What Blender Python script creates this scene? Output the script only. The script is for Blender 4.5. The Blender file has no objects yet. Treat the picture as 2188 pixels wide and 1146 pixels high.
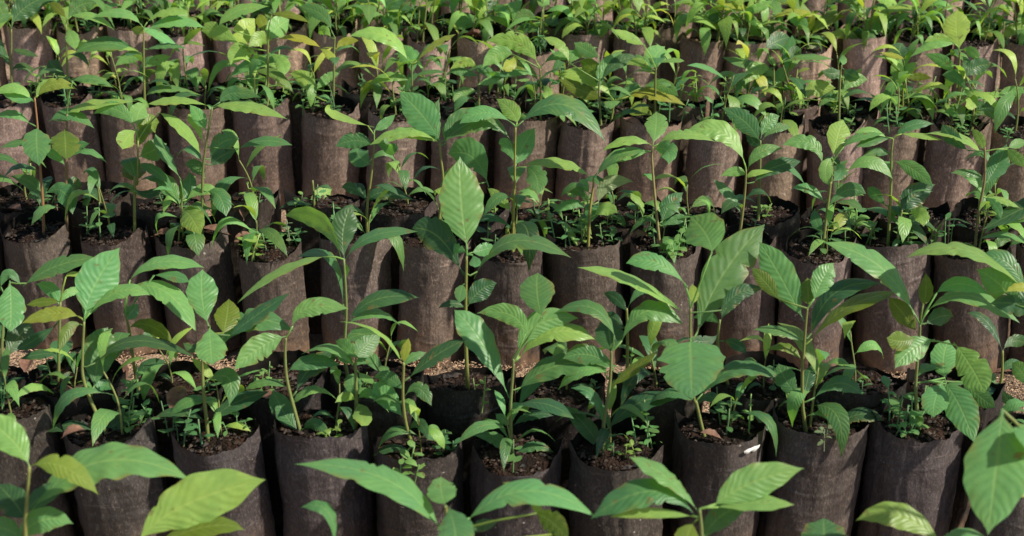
import bpy, bmesh, math, random
from mathutils import Vector, Matrix, noise
from bisect import bisect
R = math.radians
rng = random.Random(7)
sc = bpy.context.scene
C = sc.collection

# ------------------------------------------------------------------ camera model (used to read places off the photograph)
U = 0.11                       # one bag pitch in metres
TH = R(25.0); F = 3110.0; HG = 9.55 * U; HB = 1.70 * U
cT, sT = math.cos(TH), math.sin(TH)
RT = Vector((1, 0, 0)); FW = Vector((0, cT, -sT)); UP = Vector((0, sT, cT))
CAM = Vector((0, 0, HG))
def ray(px, py): return RT * ((px - 1094) / F) + FW - UP * ((py - 573) / F)     # depth-1 ray
def on_z(px, py, z):
    r = ray(px, py); return CAM + r * ((z - CAM.z) / r.z)
def on_y(px, py, y):
    r = ray(px, py); return CAM + r * (y / r.y)
def proj(p):
    d = p - CAM; z = d.dot(FW)
    return 1094 + F * d.dot(RT) / z, 573 - F * d.dot(UP) / z, z

# ------------------------------------------------------------------ materials
def new_mat(name):
    m = bpy.data.materials.new(name); m.use_nodes = True
    nt = m.node_tree; nt.nodes.clear()
    return m, nt
class NT:
    def __init__(s, nt): s.nt = nt
    def n(s, t, **kw):
        o = s.nt.nodes.new(t)
        for k, v in kw.items():
            if k.startswith('i_'):
                key = k[2:].replace('_', ' ')
                o.inputs[key].default_value = v
            else: setattr(o, k, v)
        return o
    def l(s, a, b): s.nt.links.new(a, b)
    def math(s, op, a, b=None, clamp=False):
        o = s.n('ShaderNodeMath', operation=op, use_clamp=clamp)
        for i, x in enumerate((a, b)):
            if x is None: continue
            if isinstance(x, (int, float)): o.inputs[i].default_value = x
            else: s.l(x, o.inputs[i])
        return o.outputs[0]
    def mix(s, f, a, b, mode='MIX'):
        o = s.n('ShaderNodeMix', data_type='RGBA', blend_type=mode)
        for i, x in ((0, f), (6, a), (7, b)):
            if isinstance(x, (int, float)): o.inputs[i].default_value = x
            elif isinstance(x, tuple): o.inputs[i].default_value = (*x, 1)
            else: s.l(x, o.inputs[i])
        return o.outputs[2]
    def ramp(s, f, stops):
        o = s.n('ShaderNodeValToRGB'); s.l(f, o.inputs[0])
        e = o.color_ramp.elements
        while len(e) < len(stops): e.new(0.5)
        for i, (p, c) in enumerate(stops):
            e[i].position = p; e[i].color = (c, c, c, 1) if isinstance(c, (int, float)) else (*c, 1)
        return o.outputs[0]
    def noise(s, vec, scale, detail=4, rough=.6, dist=0):
        o = s.n('ShaderNodeTexNoise'); s.l(vec, o.inputs['Vector'])
        o.inputs['Scale'].default_value = scale; o.inputs['Detail'].default_value = detail
        o.inputs['Roughness'].default_value = rough; o.inputs['Distortion'].default_value = dist
        return o.outputs[0]

def leaf_material():
    m, nt = new_mat('leaf blade'); g = NT(nt)
    uv = g.n('ShaderNodeUVMap'); sep = g.n('ShaderNodeSeparateXYZ'); g.l(uv.outputs[0], sep.inputs[0])
    u, v = sep.outputs[0], sep.outputs[1]
    av = g.math('ABSOLUTE', g.math('SUBTRACT', v, .5)); av = g.math('MULTIPLY', av, 2)          # 0 midrib .. 1 edge
    geo = g.n('ShaderNodeNewGeometry'); oi = g.n('ShaderNodeObjectInfo'); tc = g.n('ShaderNodeTexCoord')
    wob = g.noise(tc.outputs['Object'], 40, 2)
    ph = g.math('ADD', g.math('MULTIPLY', u, 11.0), g.math('MULTIPLY', g.math('POWER', av, 1.2), -2.2))
    ph = g.math('ADD', ph, g.math('MULTIPLY', wob, 1.1)); vis = g.ramp(g.noise(tc.outputs['Object'], 30, 2), [(.35, .25), (.65, 1.0)])
    s = g.math('SINE', g.math('MULTIPLY', ph, 6.2832))
    rib = g.math('POWER', g.math('MULTIPLY', g.math('ADD', s, 1), .5), 9)                        # thin side veins
    rib = g.math('MULTIPLY', rib, g.math('SUBTRACT', 1, g.math('POWER', av, 3)))
    mid = g.math('SUBTRACT', 1, g.math('MULTIPLY', av, 11), clamp=True)
    base = oi.outputs['Color']
    n1 = g.noise(tc.outputs['Object'], 22, 5)
    n2 = g.noise(tc.outputs['Object'], 160, 3)
    col = g.mix(g.ramp(n1, [(.3, 0.0), (.7, .55)]), base, g.mix(1.0, base, (1.45, 1.25, .75), 'MULTIPLY'))
    col = g.mix(g.ramp(n2, [(.35, .28), (.65, 0.0)]), col, g.mix(1.0, base, (.62, .72, .7), 'MULTIPLY'))
    # shade inside the quilts and pale veins
    q = g.math('MULTIPLY', g.math('ADD', s, 1), .5)
    col = g.mix(g.math('MULTIPLY', g.math('MULTIPLY', g.math('SUBTRACT', 1, q), .09), vis), col, g.mix(1.0, base, (.55, .66, .5), 'MULTIPLY'))
    pale = g.mix(.5, g.mix(1.0, base, (1.9, 1.6, 1.3), 'MULTIPLY'), (.25, .36, .12))
    col = g.mix(g.math('MULTIPLY', g.math('MULTIPLY', rib, .20), vis), col, pale)
    col = g.mix(g.math('MULTIPLY', mid, .75), col, pale)
    # insect scars / brown freckles / edge browning
    sp = g.noise(tc.outputs['Object'], 85, 2)
    col = g.mix(g.ramp(sp, [(.66, 0.0), (.73, .75)]), col, (.20, .15, .055))
    edge = g.math('MULTIPLY', g.math('POWER', av, 6), g.ramp(g.noise(tc.outputs['Object'], 35, 3), [(.52, 0.0), (.62, .8)]))
    col = g.mix(edge, col, (.27, .22, .06))
    patch = g.noise(tc.outputs['Object'], 12, 3, .6, .5)
    col = g.mix(g.ramp(patch, [(.60, 0.0), (.72, .45)]), col, (.26, .38, .09))
    # paler matt underside
    under = g.mix(.45, col, (.20, .28, .13))
    col = g.mix(geo.outputs['Backfacing'], col, under)
    bmp = g.n('ShaderNodeBump'); bmp.inputs['Strength'].default_value = .28; bmp.inputs['Distance'].default_value = .0016
    hgt = g.math('ADD', g.math('MULTIPLY', q, -.6), g.math('MULTIPLY', n2, .35)); hgt = g.math('SUBTRACT', hgt, g.math('MULTIPLY', mid, .6))
    g.l(hgt, bmp.inputs['Height'])
    p = g.n('ShaderNodeBsdfPrincipled'); g.l(col, p.inputs['Base Color'])
    g.l(g.ramp(n1, [(.3, .34), (.7, .52)]), p.inputs['Roughness']); p.inputs['Specular IOR Level'].default_value = .55
    g.l(bmp.outputs[0], p.inputs['Normal'])
    tr = g.n('ShaderNodeBsdfTranslucent')
    g.l(g.mix(1.0, col, (1.75, 1.85, .5), 'MULTIPLY'), tr.inputs['Color'])
    mx = g.n('ShaderNodeMixShader'); mx.inputs[0].default_value = .42
    g.l(p.outputs[0], mx.inputs[1]); g.l(tr.outputs[0], mx.inputs[2])
    out = g.n('ShaderNodeOutputMaterial'); g.l(mx.outputs[0], out.inputs[0])
    return m

def stem_material():
    m, nt = new_mat('green stem'); g = NT(nt)
    tc = g.n('ShaderNodeTexCoord'); oi = g.n('ShaderNodeObjectInfo')
    n = g.noise(tc.outputs['Object'], 90, 4)
    col = g.mix(g.ramp(n, [(.35, 0.0), (.7, .6)]), oi.outputs['Color'], (.22, .16, .06))
    p = g.n('ShaderNodeBsdfPrincipled'); g.l(col, p.inputs['Base Color']); p.inputs['Roughness'].default_value = .6
    out = g.n('ShaderNodeOutputMaterial'); g.l(p.outputs[0], out.inputs[0])
    return m

def bag_material():
    m, nt = new_mat('dusty polythene'); g = NT(nt)
    tc = g.n('ShaderNodeTexCoord'); oi = g.n('ShaderNodeObjectInfo')
    off = g.n('ShaderNodeVectorMath', operation='ADD'); g.l(tc.outputs['Object'], off.inputs[0])
    rn = g.n('ShaderNodeCombineXYZ')
    for i in range(3): g.l(g.math('MULTIPLY', oi.outputs['Random'], 3.1 + i), rn.inputs[i])
    g.l(rn.outputs[0], off.inputs[1]); co = off.outputs[0]
    mp = g.n('ShaderNodeMapping'); g.l(co, mp.inputs[0]); mp.inputs['Rotation'].default_value = (.3, .5, .4); mp.inputs['Scale'].default_value = (1, 1, .5)
    mp2 = g.n('ShaderNodeMapping'); g.l(co, mp2.inputs[0]); mp2.inputs['Scale'].default_value = (1, 1, .12)
    mp4 = g.n('ShaderNodeMapping'); g.l(co, mp4.inputs[0]); mp4.inputs['Rotation'].default_value = (.9, -.4, .2); mp4.inputs['Scale'].default_value = (.35, 1, 1.8)
    mp3 = g.n('ShaderNodeMapping'); g.l(co, mp3.inputs[0]); mp3.inputs['Rotation'].default_value = (-.5, .6, .9); mp3.inputs['Scale'].default_value = (1, 1, .45)
    streak = g.noise(mp.outputs[0], 330, 4, .7)
    folds = g.noise(mp2.outputs[0], 60, 3, .5)
    blot = g.noise(co, 17, 5, .6, .4)
    fine = g.noise(co, 420, 3, .7)
    base = oi.outputs['Color']
    col = g.mix(g.ramp(blot, [(.38, .8), (.62, 0.0)]), base, g.mix(1.0, base, (.50, .50, .53), 'MULTIPLY'))
    col = g.mix(g.ramp(streak, [(.40, .5), (.54, 0.0)]), col, g.mix(1.0, base, (.48, .44, .44), 'MULTIPLY'))
    col = g.mix(g.ramp(streak, [(.56, 0.0), (.70, .5)]), col, g.mix(1.0, base, (1.8, 1.7, 1.6), 'MULTIPLY'))
    speck = g.noise(mp3.outputs[0], 430, 2, .6)
    col = g.mix(g.ramp(speck, [(.56, 0.0), (.68, .5)]), col, g.mix(1.0, base, (2.1, 1.95, 1.85), 'MULTIPLY'))
    col = g.mix(g.ramp(speck, [(.34, .5), (.44, 0.0)]), col, g.mix(1.0, base, (.45, .42, .42), 'MULTIPLY'))
    scuff = g.noise(mp4.outputs[0], 55, 5, .75, .6)
    col = g.mix(g.ramp(scuff, [(.60, 0.0), (.67, .55)]), col, g.mix(1.0, base, (2.3, 2.2, 2.1), 'MULTIPLY'))
    # dust grains and mud splashes, thicker towards the foot
    sepz = g.n('ShaderNodeSeparateXYZ'); g.l(tc.outputs['Object'], sepz.inputs[0])
    foot = g.ramp(g.math('MULTIPLY', sepz.outputs[2], 1 / HB), [(.0, .75), (.45, 0.0)])
    mud = g.math('MULTIPLY', foot, g.ramp(g.noise(co, 45, 4), [(.35, 0.0), (.6, 1.0)]))
    col = g.mix(mud, col, (.24, .145, .085))
    col = g.mix(g.ramp(fine, [(.64, 0.0), (.72, .75)]), col, (.36, .28, .22))
    col = g.mix(g.ramp(g.noise(co, 75, 2), [(.735, 0.0), (.76, .75)]), col, (.5, .46, .42))
    bmp = g.n('ShaderNodeBump'); bmp.inputs['Strength'].default_value = .7; bmp.inputs['Distance'].default_value = .0025
    wr = g.n('ShaderNodeTexNoise'); wr.noise_type = 'RIDGED_MULTIFRACTAL'; g.l(mp4.outputs[0], wr.inputs['Vector']); wr.inputs['Scale'].default_value = 26; wr.inputs['Detail'].default_value = 3; wr.inputs['Distortion'].default_value = .8
    h = g.math('ADD', g.math('ADD', g.math('MULTIPLY', folds, 1.2), g.math('MULTIPLY', wr.outputs[0], .9)), g.math('MULTIPLY', streak, .35)); h = g.math('ADD', h, g.math('MULTIPLY', fine, .15))
    g.l(h, bmp.inputs['Height'])
    bmp.inputs['Distance'].default_value = .0035
    p = g.n('ShaderNodeBsdfPrincipled'); g.l(col, p.inputs['Base Color']); g.l(bmp.outputs[0], p.inputs['Normal'])
    g.l(g.ramp(blot, [(.3, .33), (.6, .6)]), p.inputs['Roughness']); p.inputs['Specular IOR Level'].default_value = .5
    out = g.n('ShaderNodeOutputMaterial'); g.l(p.outputs[0], out.inputs[0])
    return m

def inner_material():
    m, nt = new_mat('black polythene inside'); g = NT(nt)
    tc = g.n('ShaderNodeTexCoord'); n = g.noise(tc.outputs['Object'], 60, 4)
    p = g.n('ShaderNodeBsdfPrincipled'); g.l(g.ramp(n, [(.4, (.004, .004, .004)), (.8, (.022, .016, .013))]), p.inputs['Base Color'])
    p.inputs['Roughness'].default_value = .8; p.inputs['Specular IOR Level'].default_value = .15
    out = g.n('ShaderNodeOutputMaterial'); g.l(p.outputs[0], out.inputs[0])
    return m

def earth_material(name, c0, c1, c2, sc_=1.0, bump=.004):
    m, nt = new_mat(name); g = NT(nt)
    geo = g.n('ShaderNodeNewGeometry'); pos = geo.outputs['Position']
    n1 = g.noise(pos, 60 * sc_, 6, .7); n2 = g.noise(pos, 14 * sc_, 4)
    v = g.n('ShaderNodeTexVoronoi'); g.l(pos, v.inputs['Vector']); v.inputs['Scale'].default_value = 190 * sc_
    col = g.mix(g.ramp(n1, [(.35, 0.0), (.65, 1.0)]), c0, c1)
    col = g.mix(g.ramp(n2, [(.45, 0.0), (.7, .6)]), col, c2)
    col = g.mix(g.ramp(v.outputs['Distance'], [(.0, .35), (.5, 0.0)]), col, c2)
    if name == 'sandy ground': col = g.mix(g.ramp(g.noise(pos, 9, 4), [(.42, .8), (.6, 0.0)]), col, (.07, .05, .035))
    b = g.n('ShaderNodeBump'); b.inputs['Strength'].default_value = .9; b.inputs['Distance'].default_value = bump
    g.l(g.math('SUBTRACT', g.math('MULTIPLY', n1, 1.3), v.outputs['Distance']), b.inputs['Height'])
    p = g.n('ShaderNodeBsdfPrincipled'); g.l(col, p.inputs['Base Color']); g.l(b.outputs[0], p.inputs['Normal']); p.inputs['Roughness'].default_value = .9
    p.inputs['Specular IOR Level'].default_value = .2
    out = g.n('ShaderNodeOutputMaterial'); g.l(p.outputs[0], out.inputs[0])
    return m

def husk_material(name='rice husk', a=(.30, .19, .115), b=(.56, .385, .245)):
    m, nt = new_mat(name); g = NT(nt)
    geo = g.n('ShaderNodeNewGeometry'); r = geo.outputs['Random Per Island']
    p = g.n('ShaderNodeBsdfPrincipled'); g.l(g.ramp(r, [(0, a), (1, b)]), p.inputs['Base Color']); p.inputs['Roughness'].default_value = .7
    out = g.n('ShaderNodeOutputMaterial'); g.l(p.outputs[0], out.inputs[0])
    return m

def dry_material():
    m, nt = new_mat('dry leaf'); g = NT(nt)
    tc = g.n('ShaderNodeTexCoord'); n = g.noise(tc.outputs['Object'], 90, 4)
    p = g.n('ShaderNodeBsdfPrincipled'); g.l(g.ramp(n, [(.35, (.10, .045, .03)), (.7, (.26, .14, .09))]), p.inputs['Base Color']); p.inputs['Roughness'].default_value = .75
    out = g.n('ShaderNodeOutputMaterial'); g.l(p.outputs[0], out.inputs[0])
    return m

M_LEAF = leaf_material(); M_STEM = stem_material(); M_BAG = bag_material(); M_IN = inner_material()
M_SOIL = earth_material('potting soil', (.006, .004, .003), (.022, .013, .009), (.065, .030, .018), 1.6)
M_GROUND = earth_material('sandy ground', (.24, .16, .11), (.36, .26, .18), (.47, .35, .25), 1.0)
M_HUSK = husk_material(); M_DRY = dry_material()
M_CLOD = husk_material('soil crumb', (.005, .0035, .003), (.050, .026, .015))

# ------------------------------------------------------------------ object helpers
def link_mesh(name, verts, faces, mats, parent=None, uvs=None, midx=None, color=None, smooth=True):
    me = bpy.data.meshes.new(name); me.from_pydata(verts, [], faces)
    for m in (mats if isinstance(mats, (list, tuple)) else [mats]): me.materials.append(m)
    if uvs:
        lay = me.uv_layers.new(name='UVMap')
        for l in me.loops: lay.data[l.index].uv = uvs[l.vertex_index]
    if midx: me.polygons.foreach_set('material_index', midx)
    if smooth: me.polygons.foreach_set('use_smooth', [True] * len(faces))
    me.update()
    o = bpy.data.objects.new(name, me); C.objects.link(o)
    if parent: o.parent = parent
    if color: o.color = (*color, 1)
    return o
def empty(name, loc, rz=0.0):
    o = bpy.data.objects.new(name, None); C.objects.link(o); o.location = loc; o.rotation_euler = (0, 0, rz)
    o.empty_display_size = .02
    return o
def tag(o, label, cat, group=None, kind=None):
    o['label'] = label; o['category'] = cat
    if group: o['group'] = group
    if kind: o['kind'] = kind
def copy_tree(o):
    c = o.copy(); C.objects.link(c)
    for ch in o.children:
        d = ch.copy(); C.objects.link(d); d.parent = c
    return c

# ------------------------------------------------------------------ leaf and stem builders
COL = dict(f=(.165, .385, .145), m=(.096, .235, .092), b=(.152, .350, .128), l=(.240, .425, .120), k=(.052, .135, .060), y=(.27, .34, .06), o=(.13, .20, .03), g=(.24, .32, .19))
def vary(c, r, s=.14):
    a = 1 + r.uniform(-s, s); b = r.uniform(-.12, .12)
    return (c[0] * a * (1 + b), c[1] * a, c[2] * a * (1 - b))
def outline(t, shape):
    if shape == 'r':   a, b = .8, .72          # rounded
    elif shape == 'n': a, b = .7, 1.0
    elif shape == 'h': a, b = .42, .95          # broad at the foot, pointed end
    elif shape == 'o': a, b = 1.3, .9         # widest beyond the middle
    else:              a, b = 1.0, 1.08
    pk = a / (a + b)
    f = (t ** a) * ((1 - t) ** b) / ((pk ** a) * ((1 - pk) ** b))
    if True: f *= 1 - .6 * max(0, (t - .84) / .16) ** 1.5
    return f
def leaf_geo(S, T, side, nrm, W, shape, r, nu=44, nv=3, fold=.16, off=Vector((0, 0, 0))):
    """S(t) spine point, T unused, side(t)/nrm(t) frame; returns verts, faces, uvs"""
    vs, uvs, fs = [], [], []
    p1, p2 = r.uniform(0, 6), r.uniform(0, 6); amp = r.uniform(.02, .08); fr = r.uniform(3, 6)
    tw = r.uniform(-.18, .18)
    bites = [(r.uniform(.25, .75), r.uniform(.010, .024), r.uniform(.15, .45), r.choice((-1, 1))) for _ in range(r.choice((0, 0, 1, 2, 3)) if nu > 30 else 0)]
    pet = .07 if shape != 'r' else .1
    cols = 2 * nv + 1
    for i in range(nu + 1):
        t = i / nu
        s, n, P = side(t), nrm(t), S(t)
        tt = max(0, (t - pet) / (1 - pet))
        w = W * max(outline(min(tt, .999), shape) if tt > 0 else 0, .035 if t < pet + .02 else .004)
        w *= 1 + .035 * math.sin(t * 31 + p1)
        for j in range(cols):
            v = (j - nv) / nv; a = abs(v)
            up = fold * a * w * .5 - .10 * a * a * w + amp * w * .5 * a * a * math.sin(fr * 6.28 * t + (p1 if v > 0 else p2)) + tw * v * w * .5 * t
            up += .05 * W * (a - a * a) * math.sin(6.28 * (11 * t - 2.2 * a) ) * (tt > 0) * (.16 if nu > 30 else 0)
            vv = v
            for tb, wb, db, sb in bites:
                if v * sb > 0: vv *= 1 - db * math.exp(-((t - tb) / wb) ** 2)
            vs.append(tuple(P + s * (vv * w * .5) + n * up - off)); uvs.append((tt, v * .5 + .5))
    for i in range(nu):
        for j in range(cols - 1):
            a = i * cols + j; fs.append((a, a + 1, a + cols + 1, a + cols))
    return vs, fs, uvs
def bez(p0, pm, p1):
    c = pm * 2 - (p0 + p1) * .5
    return (lambda t: p0 * (1 - t) ** 2 + c * (2 * t * (1 - t)) + p1 * t * t), (lambda t: ((c - p0) * (1 - t) + (p1 - c) * t).normalized())
def tube(points, radii, n=7):
    vs, fs = [], []
    for i, p in enumerate(points):
        a = points[max(0, i - 1)]; b = points[min(len(points) - 1, i + 1)]
        t = (b - a).normalized(); x = t.cross(Vector((0, 1, .01))).normalized(); y = t.cross(x)
        for k in range(n):
            q = 6.2832 * k / n; vs.append(tuple(p + (x * math.cos(q) + y * math.sin(q)) * radii[i]))
    for i in range(len(points) - 1):
        for k in range(n):
            fs.append((i * n + k, i * n + (k + 1) % n, (i + 1) * n + (k + 1) % n, (i + 1) * n + k))
    fs.append(tuple(range((len(points) - 1) * n, len(points) * n)))
    return vs, fs
def smooth_line(P, k=5):
    out = []
    for i in range(len(P) - 1):
        p0, p1, p2, p3 = P[max(0, i - 1)], P[i], P[i + 1], P[min(len(P) - 1, i + 2)]
        for j in range(k):
            t = j / k
            out.append(.5 * ((2 * p1) + (p2 - p0) * t + (2 * p0 - 5 * p1 + 4 * p2 - p3) * t * t + (3 * p1 - p0 - 3 * p2 + p3) * t ** 3))
    out.append(P[-1]); return out

# ------------------------------------------------------------------ lines of bags: places read off the photograph
# code: (rim y at left edge, rim y at right edge, [(x centre, rim y or None, width px)...], film colour)
A_ = [(-200, None, 205), (10, 924, 205), (235, 962, 220), (468, 966, 200), (684, 959, 224), (896, 1003, 205), (1104, 1004, 200), (1312, 992, 203), (1536, 962, 200), (1752, 958, 208), (1965, 952, 202), (2190, 985, 205)]
B_ = [(-80, None, 160), (78, 513, 152), (244, 524, 160), (409, 526, 158), (580, 560, 152), (757, 538, 176), (929, 543, 164), (1090, 557, 150), (1250, 550, 170), (1421, 552, 160), (1578, 548, 158), (1740, 557, 162), (1908, 555, 166), (2075, 565, 162), (2240, None, 160)]
C_ = [(0, 234, 132), (145, 234, 132), (281, 250, 134), (418, 254, 136), (557, 245, 136), (707, 252, 137), (850, 262, 131), (986, 268, 124), (1125, 275, 140), (1256, 280, 118), (1390, 285, 138), (1535, 290, 118), (1658, 286, 120), (1783, 290, 118), (1912, 290, 126), (2045, 290, 122), (2180, 300, 130)]
D_ = [(-50, None, 108), (60, 66, 108), (172, None, 106), (282, None, 108), (392, None, 106), (502, None, 108), (612, None, 106), (715, None, 102), (815, 104, 98), (919, 105, 99), (1028, None, 106), (1140, 124, 106), (1250, None, 106), (1362, None, 106), (1500, 104, 92), (1596, 108, 96), (1720, 120, 104), (1850, 97, 96), (1961, 92, 110), (2085, 100, 94), (2190, None, 106)]
E_ = [(x, None, 88) for x in (-32, 60, 152, 244, 336, 428, 520, 612, 704, 796, 888, 980)] + [(1072, None, 82), (1166, None, 91), (1266, None, 84), (1362, None, 80), (1450, None, 86), (1545, None, 89), (1642, None, 86), (1737, None, 88), (1842, None, 86), (1940, None, 80), (2030, None, 86), (2128, None, 88), (2220, None, 86)]
def tilt_line(yl, yr):
    a = on_z(0, yl, HB); b = on_z(2188, yr, HB); k = (b.y - a.y) / (b.x - a.x)
    return lambda x: a.y + (x - a.x) * k
LINES = {}
for code, yl, yr in (('A', 960, 968), ('B', 518, 566), ('C', 238, 298), ('D', 70, 108), ('E', -58, -30)): LINES[code + 'f'] = tilt_line(yl, yr)
ZB = LINES['Af'](0) - 3.9 * U
LINES['Zb'] = lambda x: ZB
BACK = .76 * U
for c in 'ABCDE': LINES[c + 'b'] = (lambda f: (lambda x: f(x) + BACK))(LINES[c + 'f'])
RB = .5 * U
def line_y(code, px):      # world y of bag centres along a line, at a pixel column
    f = LINES[code]; y = f(0)
    for _ in range(3):
        q = on_y(px, 573, y + RB); x = (px - 1094) / F * ((y + RB) * cT + (HG - HB) * sT); y = f(x)
    return y + RB, x

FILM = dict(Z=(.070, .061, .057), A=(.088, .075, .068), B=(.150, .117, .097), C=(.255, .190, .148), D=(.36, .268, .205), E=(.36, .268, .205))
NTH = 'first second third fourth fifth sixth seventh eighth ninth tenth eleventh twelfth thirteenth fourteenth fifteenth sixteenth seventeenth eighteenth nineteenth twentieth'.split()
NTH += ['twenty-' + w for w in NTH[:9]] + ['thirtieth'] + ['thirty-' + w for w in NTH[:9]] + ['fortieth'] + ['forty-' + w for w in NTH[:9]]
ROWN = dict(Z='bottom row', A='nearest full row', B='second row', C='third row', D='fourth row', E='farthest row')
LN = dict(f='front line', b='back line')

def soil_z(): return HB - .002
# ---- bag variants
def make_bag(k):
    r = random.Random(100 + k); NS, NZ = 84, 24
    root = empty('grow_bag', (0, 0, 0))
    RR = .440 * U
    a1, a2 = r.uniform(0, 6), r.uniform(0, 6)
    peakR = r.uniform(.008, .020); peakL = r.uniform(.003, .014); backh = r.uniform(.008, .022)
    pr = r.uniform(-.45, .1); plf = math.pi + r.uniform(-.25, .35)
    crease = [(-1.57 + r.uniform(-.9, .9), r.uniform(.0012, .0025)) for _ in range(2)]
    def rad(f, z):
        q = RR * (1 + .022 * math.sin(2 * f + a1) + .014 * math.sin(3 * f + a2) + .010 * math.sin(5 * f + a1))
        zz = z / HB
        q *= 1 - .025 * max(0, zz - .85) / .15 * (.5 + .5 * math.sin(f * 3 + a2)) - .03 * (1 - min(1, zz * 7)) ** 2
        q += .0024 * noise.noise(Vector((math.cos(f) * 2.4 + k, math.sin(f) * 2.4, zz * 3.2)))
        q += .0016 * noise.noise(Vector((math.cos(f) * 6 + k, math.sin(f) * 6, zz * 16))) - .0016 * abs(noise.noise(Vector((math.cos(f) * 3 + k, math.sin(f) * 3, zz * 9 + f * 2))))
        for c, d in crease:
            e = (f - c + math.pi) % (2 * math.pi) - math.pi; q -= d * math.exp(-(e / .045) ** 2)
        for c, d in ((pr, .0060), (plf, .0045)):
            e = (f - c + math.pi) % (2 * math.pi) - math.pi; q += d * math.exp(-abs(e) / .16) - d * .45 * math.exp(-((abs(e) - .5) / .25) ** 2)
        return q
    def bump_(f, c, w): 
        e = (f - c + math.pi) % (2 * math.pi) - math.pi; return math.exp(-abs(e / w) ** 1.25)
    def rim(f):
        h = HB + .001 + backh * (.5 + .5 * math.sin(f)) ** 1.4
        h += peakR * bump_(f, pr, .26) + peakL * bump_(f, plf, .24)
        return h + .0022 * noise.noise(Vector((math.cos(f) * 3 + k, math.sin(f) * 3, 1))) + .0026 * noise.noise(Vector((math.cos(f) * 10 + k, math.sin(f) * 11, 5)))
    vs, fs, mi = [], [], []
    for i in range(NZ + 1):
        for j in range(NS):
            f = 2 * math.pi * j / NS; h = rim(f); t = i / NZ; z = h * t
            q = rad(f, z)
            if z > HB: q += (z - HB) * .06                    # collar opens outward at the corners
            vs.append((q * math.cos(f), q * math.sin(f), z))
    for i in range(NZ):
        for j in range(NS):
            a, b = i * NS + j, i * NS + (j + 1) % NS; fs.append((a, b, b + NS, a + NS)); mi.append(0)
    top = NZ * NS; NI = 5
    inn = len(vs)
    for i in range(NI):                                       # inside of the collar, down below the soil
        for j in range(NS):
            f = 2 * math.pi * j / NS; h = rim(f); z = h + (HB - .020 - h) * i / (NI - 1)
            q = rad(f, z) - (.0004 if i == 0 else .0016)
            if z > HB: q += (z - HB) * .06
            vs.append((q * math.cos(f), q * math.sin(f), z))
    for i in range(NI - 1):
        for j in range(NS):
            a = inn + i * NS + j; b = inn + i * NS + (j + 1) % NS
            fs.append((a, b, b + NS, a + NS)); mi.append(1)
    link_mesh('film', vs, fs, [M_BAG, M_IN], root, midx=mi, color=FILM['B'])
    # soil: lumpy mound with crumbs
    vs, fs, mi = [(0, 0, soil_z() + .002)], [], []
    NR, NA = 12, 44
    for i in range(1, NR + 1):
        for j in range(NA):
            f = 2 * math.pi * j / NA; q = (rad(f, HB) - .0014) * i / NR
            x, y = q * math.cos(f), q * math.sin(f)
            z = soil_z() + .006 * noise.noise(Vector((x * 45 + k * 5, y * 45, k))) + .004 * noise.noise(Vector((x * 150 + k * 5, y * 150, k))) - .003 * (i / NR) ** 8
            vs.append((x, y, z))
    for j in range(NA): fs.append((0, 1 + j, 1 + (j + 1) % NA)); mi.append(0)
    for i in range(NR - 1):
        for j in range(NA):
            a, b = 1 + i * NA + j, 1 + i * NA + (j + 1) % NA; fs.append((a, a + NA, b + NA, b)); mi.append(0)
    for _ in range(150):
        f = r.uniform(0, 6.283); q = RR * .9 * math.sqrt(r.random()); s = r.uniform(.0008, .0030) * (1 if r.random() < .9 else 1.7)
        c = Vector((q * math.cos(f), q * math.sin(f), soil_z() + r.uniform(0, .003)))
        a0 = r.uniform(0, 6.28); e = (r.uniform(.6, 2.2), 1, r.uniform(.5, 1.0)); i0 = len(vs)
        for d in ((1, 0, 0), (-1, 0, 0), (0, 1, 0), (0, -1, 0), (0, 0, 1), (0, 0, -1)):
            x, y, z = d[0] * s * e[0], d[1] * s, d[2] * s * e[2]
            vs.append((c.x + x * math.cos(a0) - y * math.sin(a0) + r.uniform(-.3, .3) * s, c.y + x * math.sin(a0) + y * math.cos(a0), c.z + z))
        for t in ((0, 2, 4), (2, 1, 4), (1, 3, 4), (3, 0, 4), (2, 0, 5), (1, 2, 5), (3, 1, 5), (0, 3, 5)): fs.append(tuple(i0 + q for q in t)); mi.append(1)
    link_mesh('soil', vs, fs, [M_SOIL, M_CLOD], root, midx=mi, smooth=False)
    return root
BAGV = [make_bag(k) for k in range(11)]; BAG_USED = [False] * 11
BAGS = []                                                      # (code, px, root)
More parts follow.
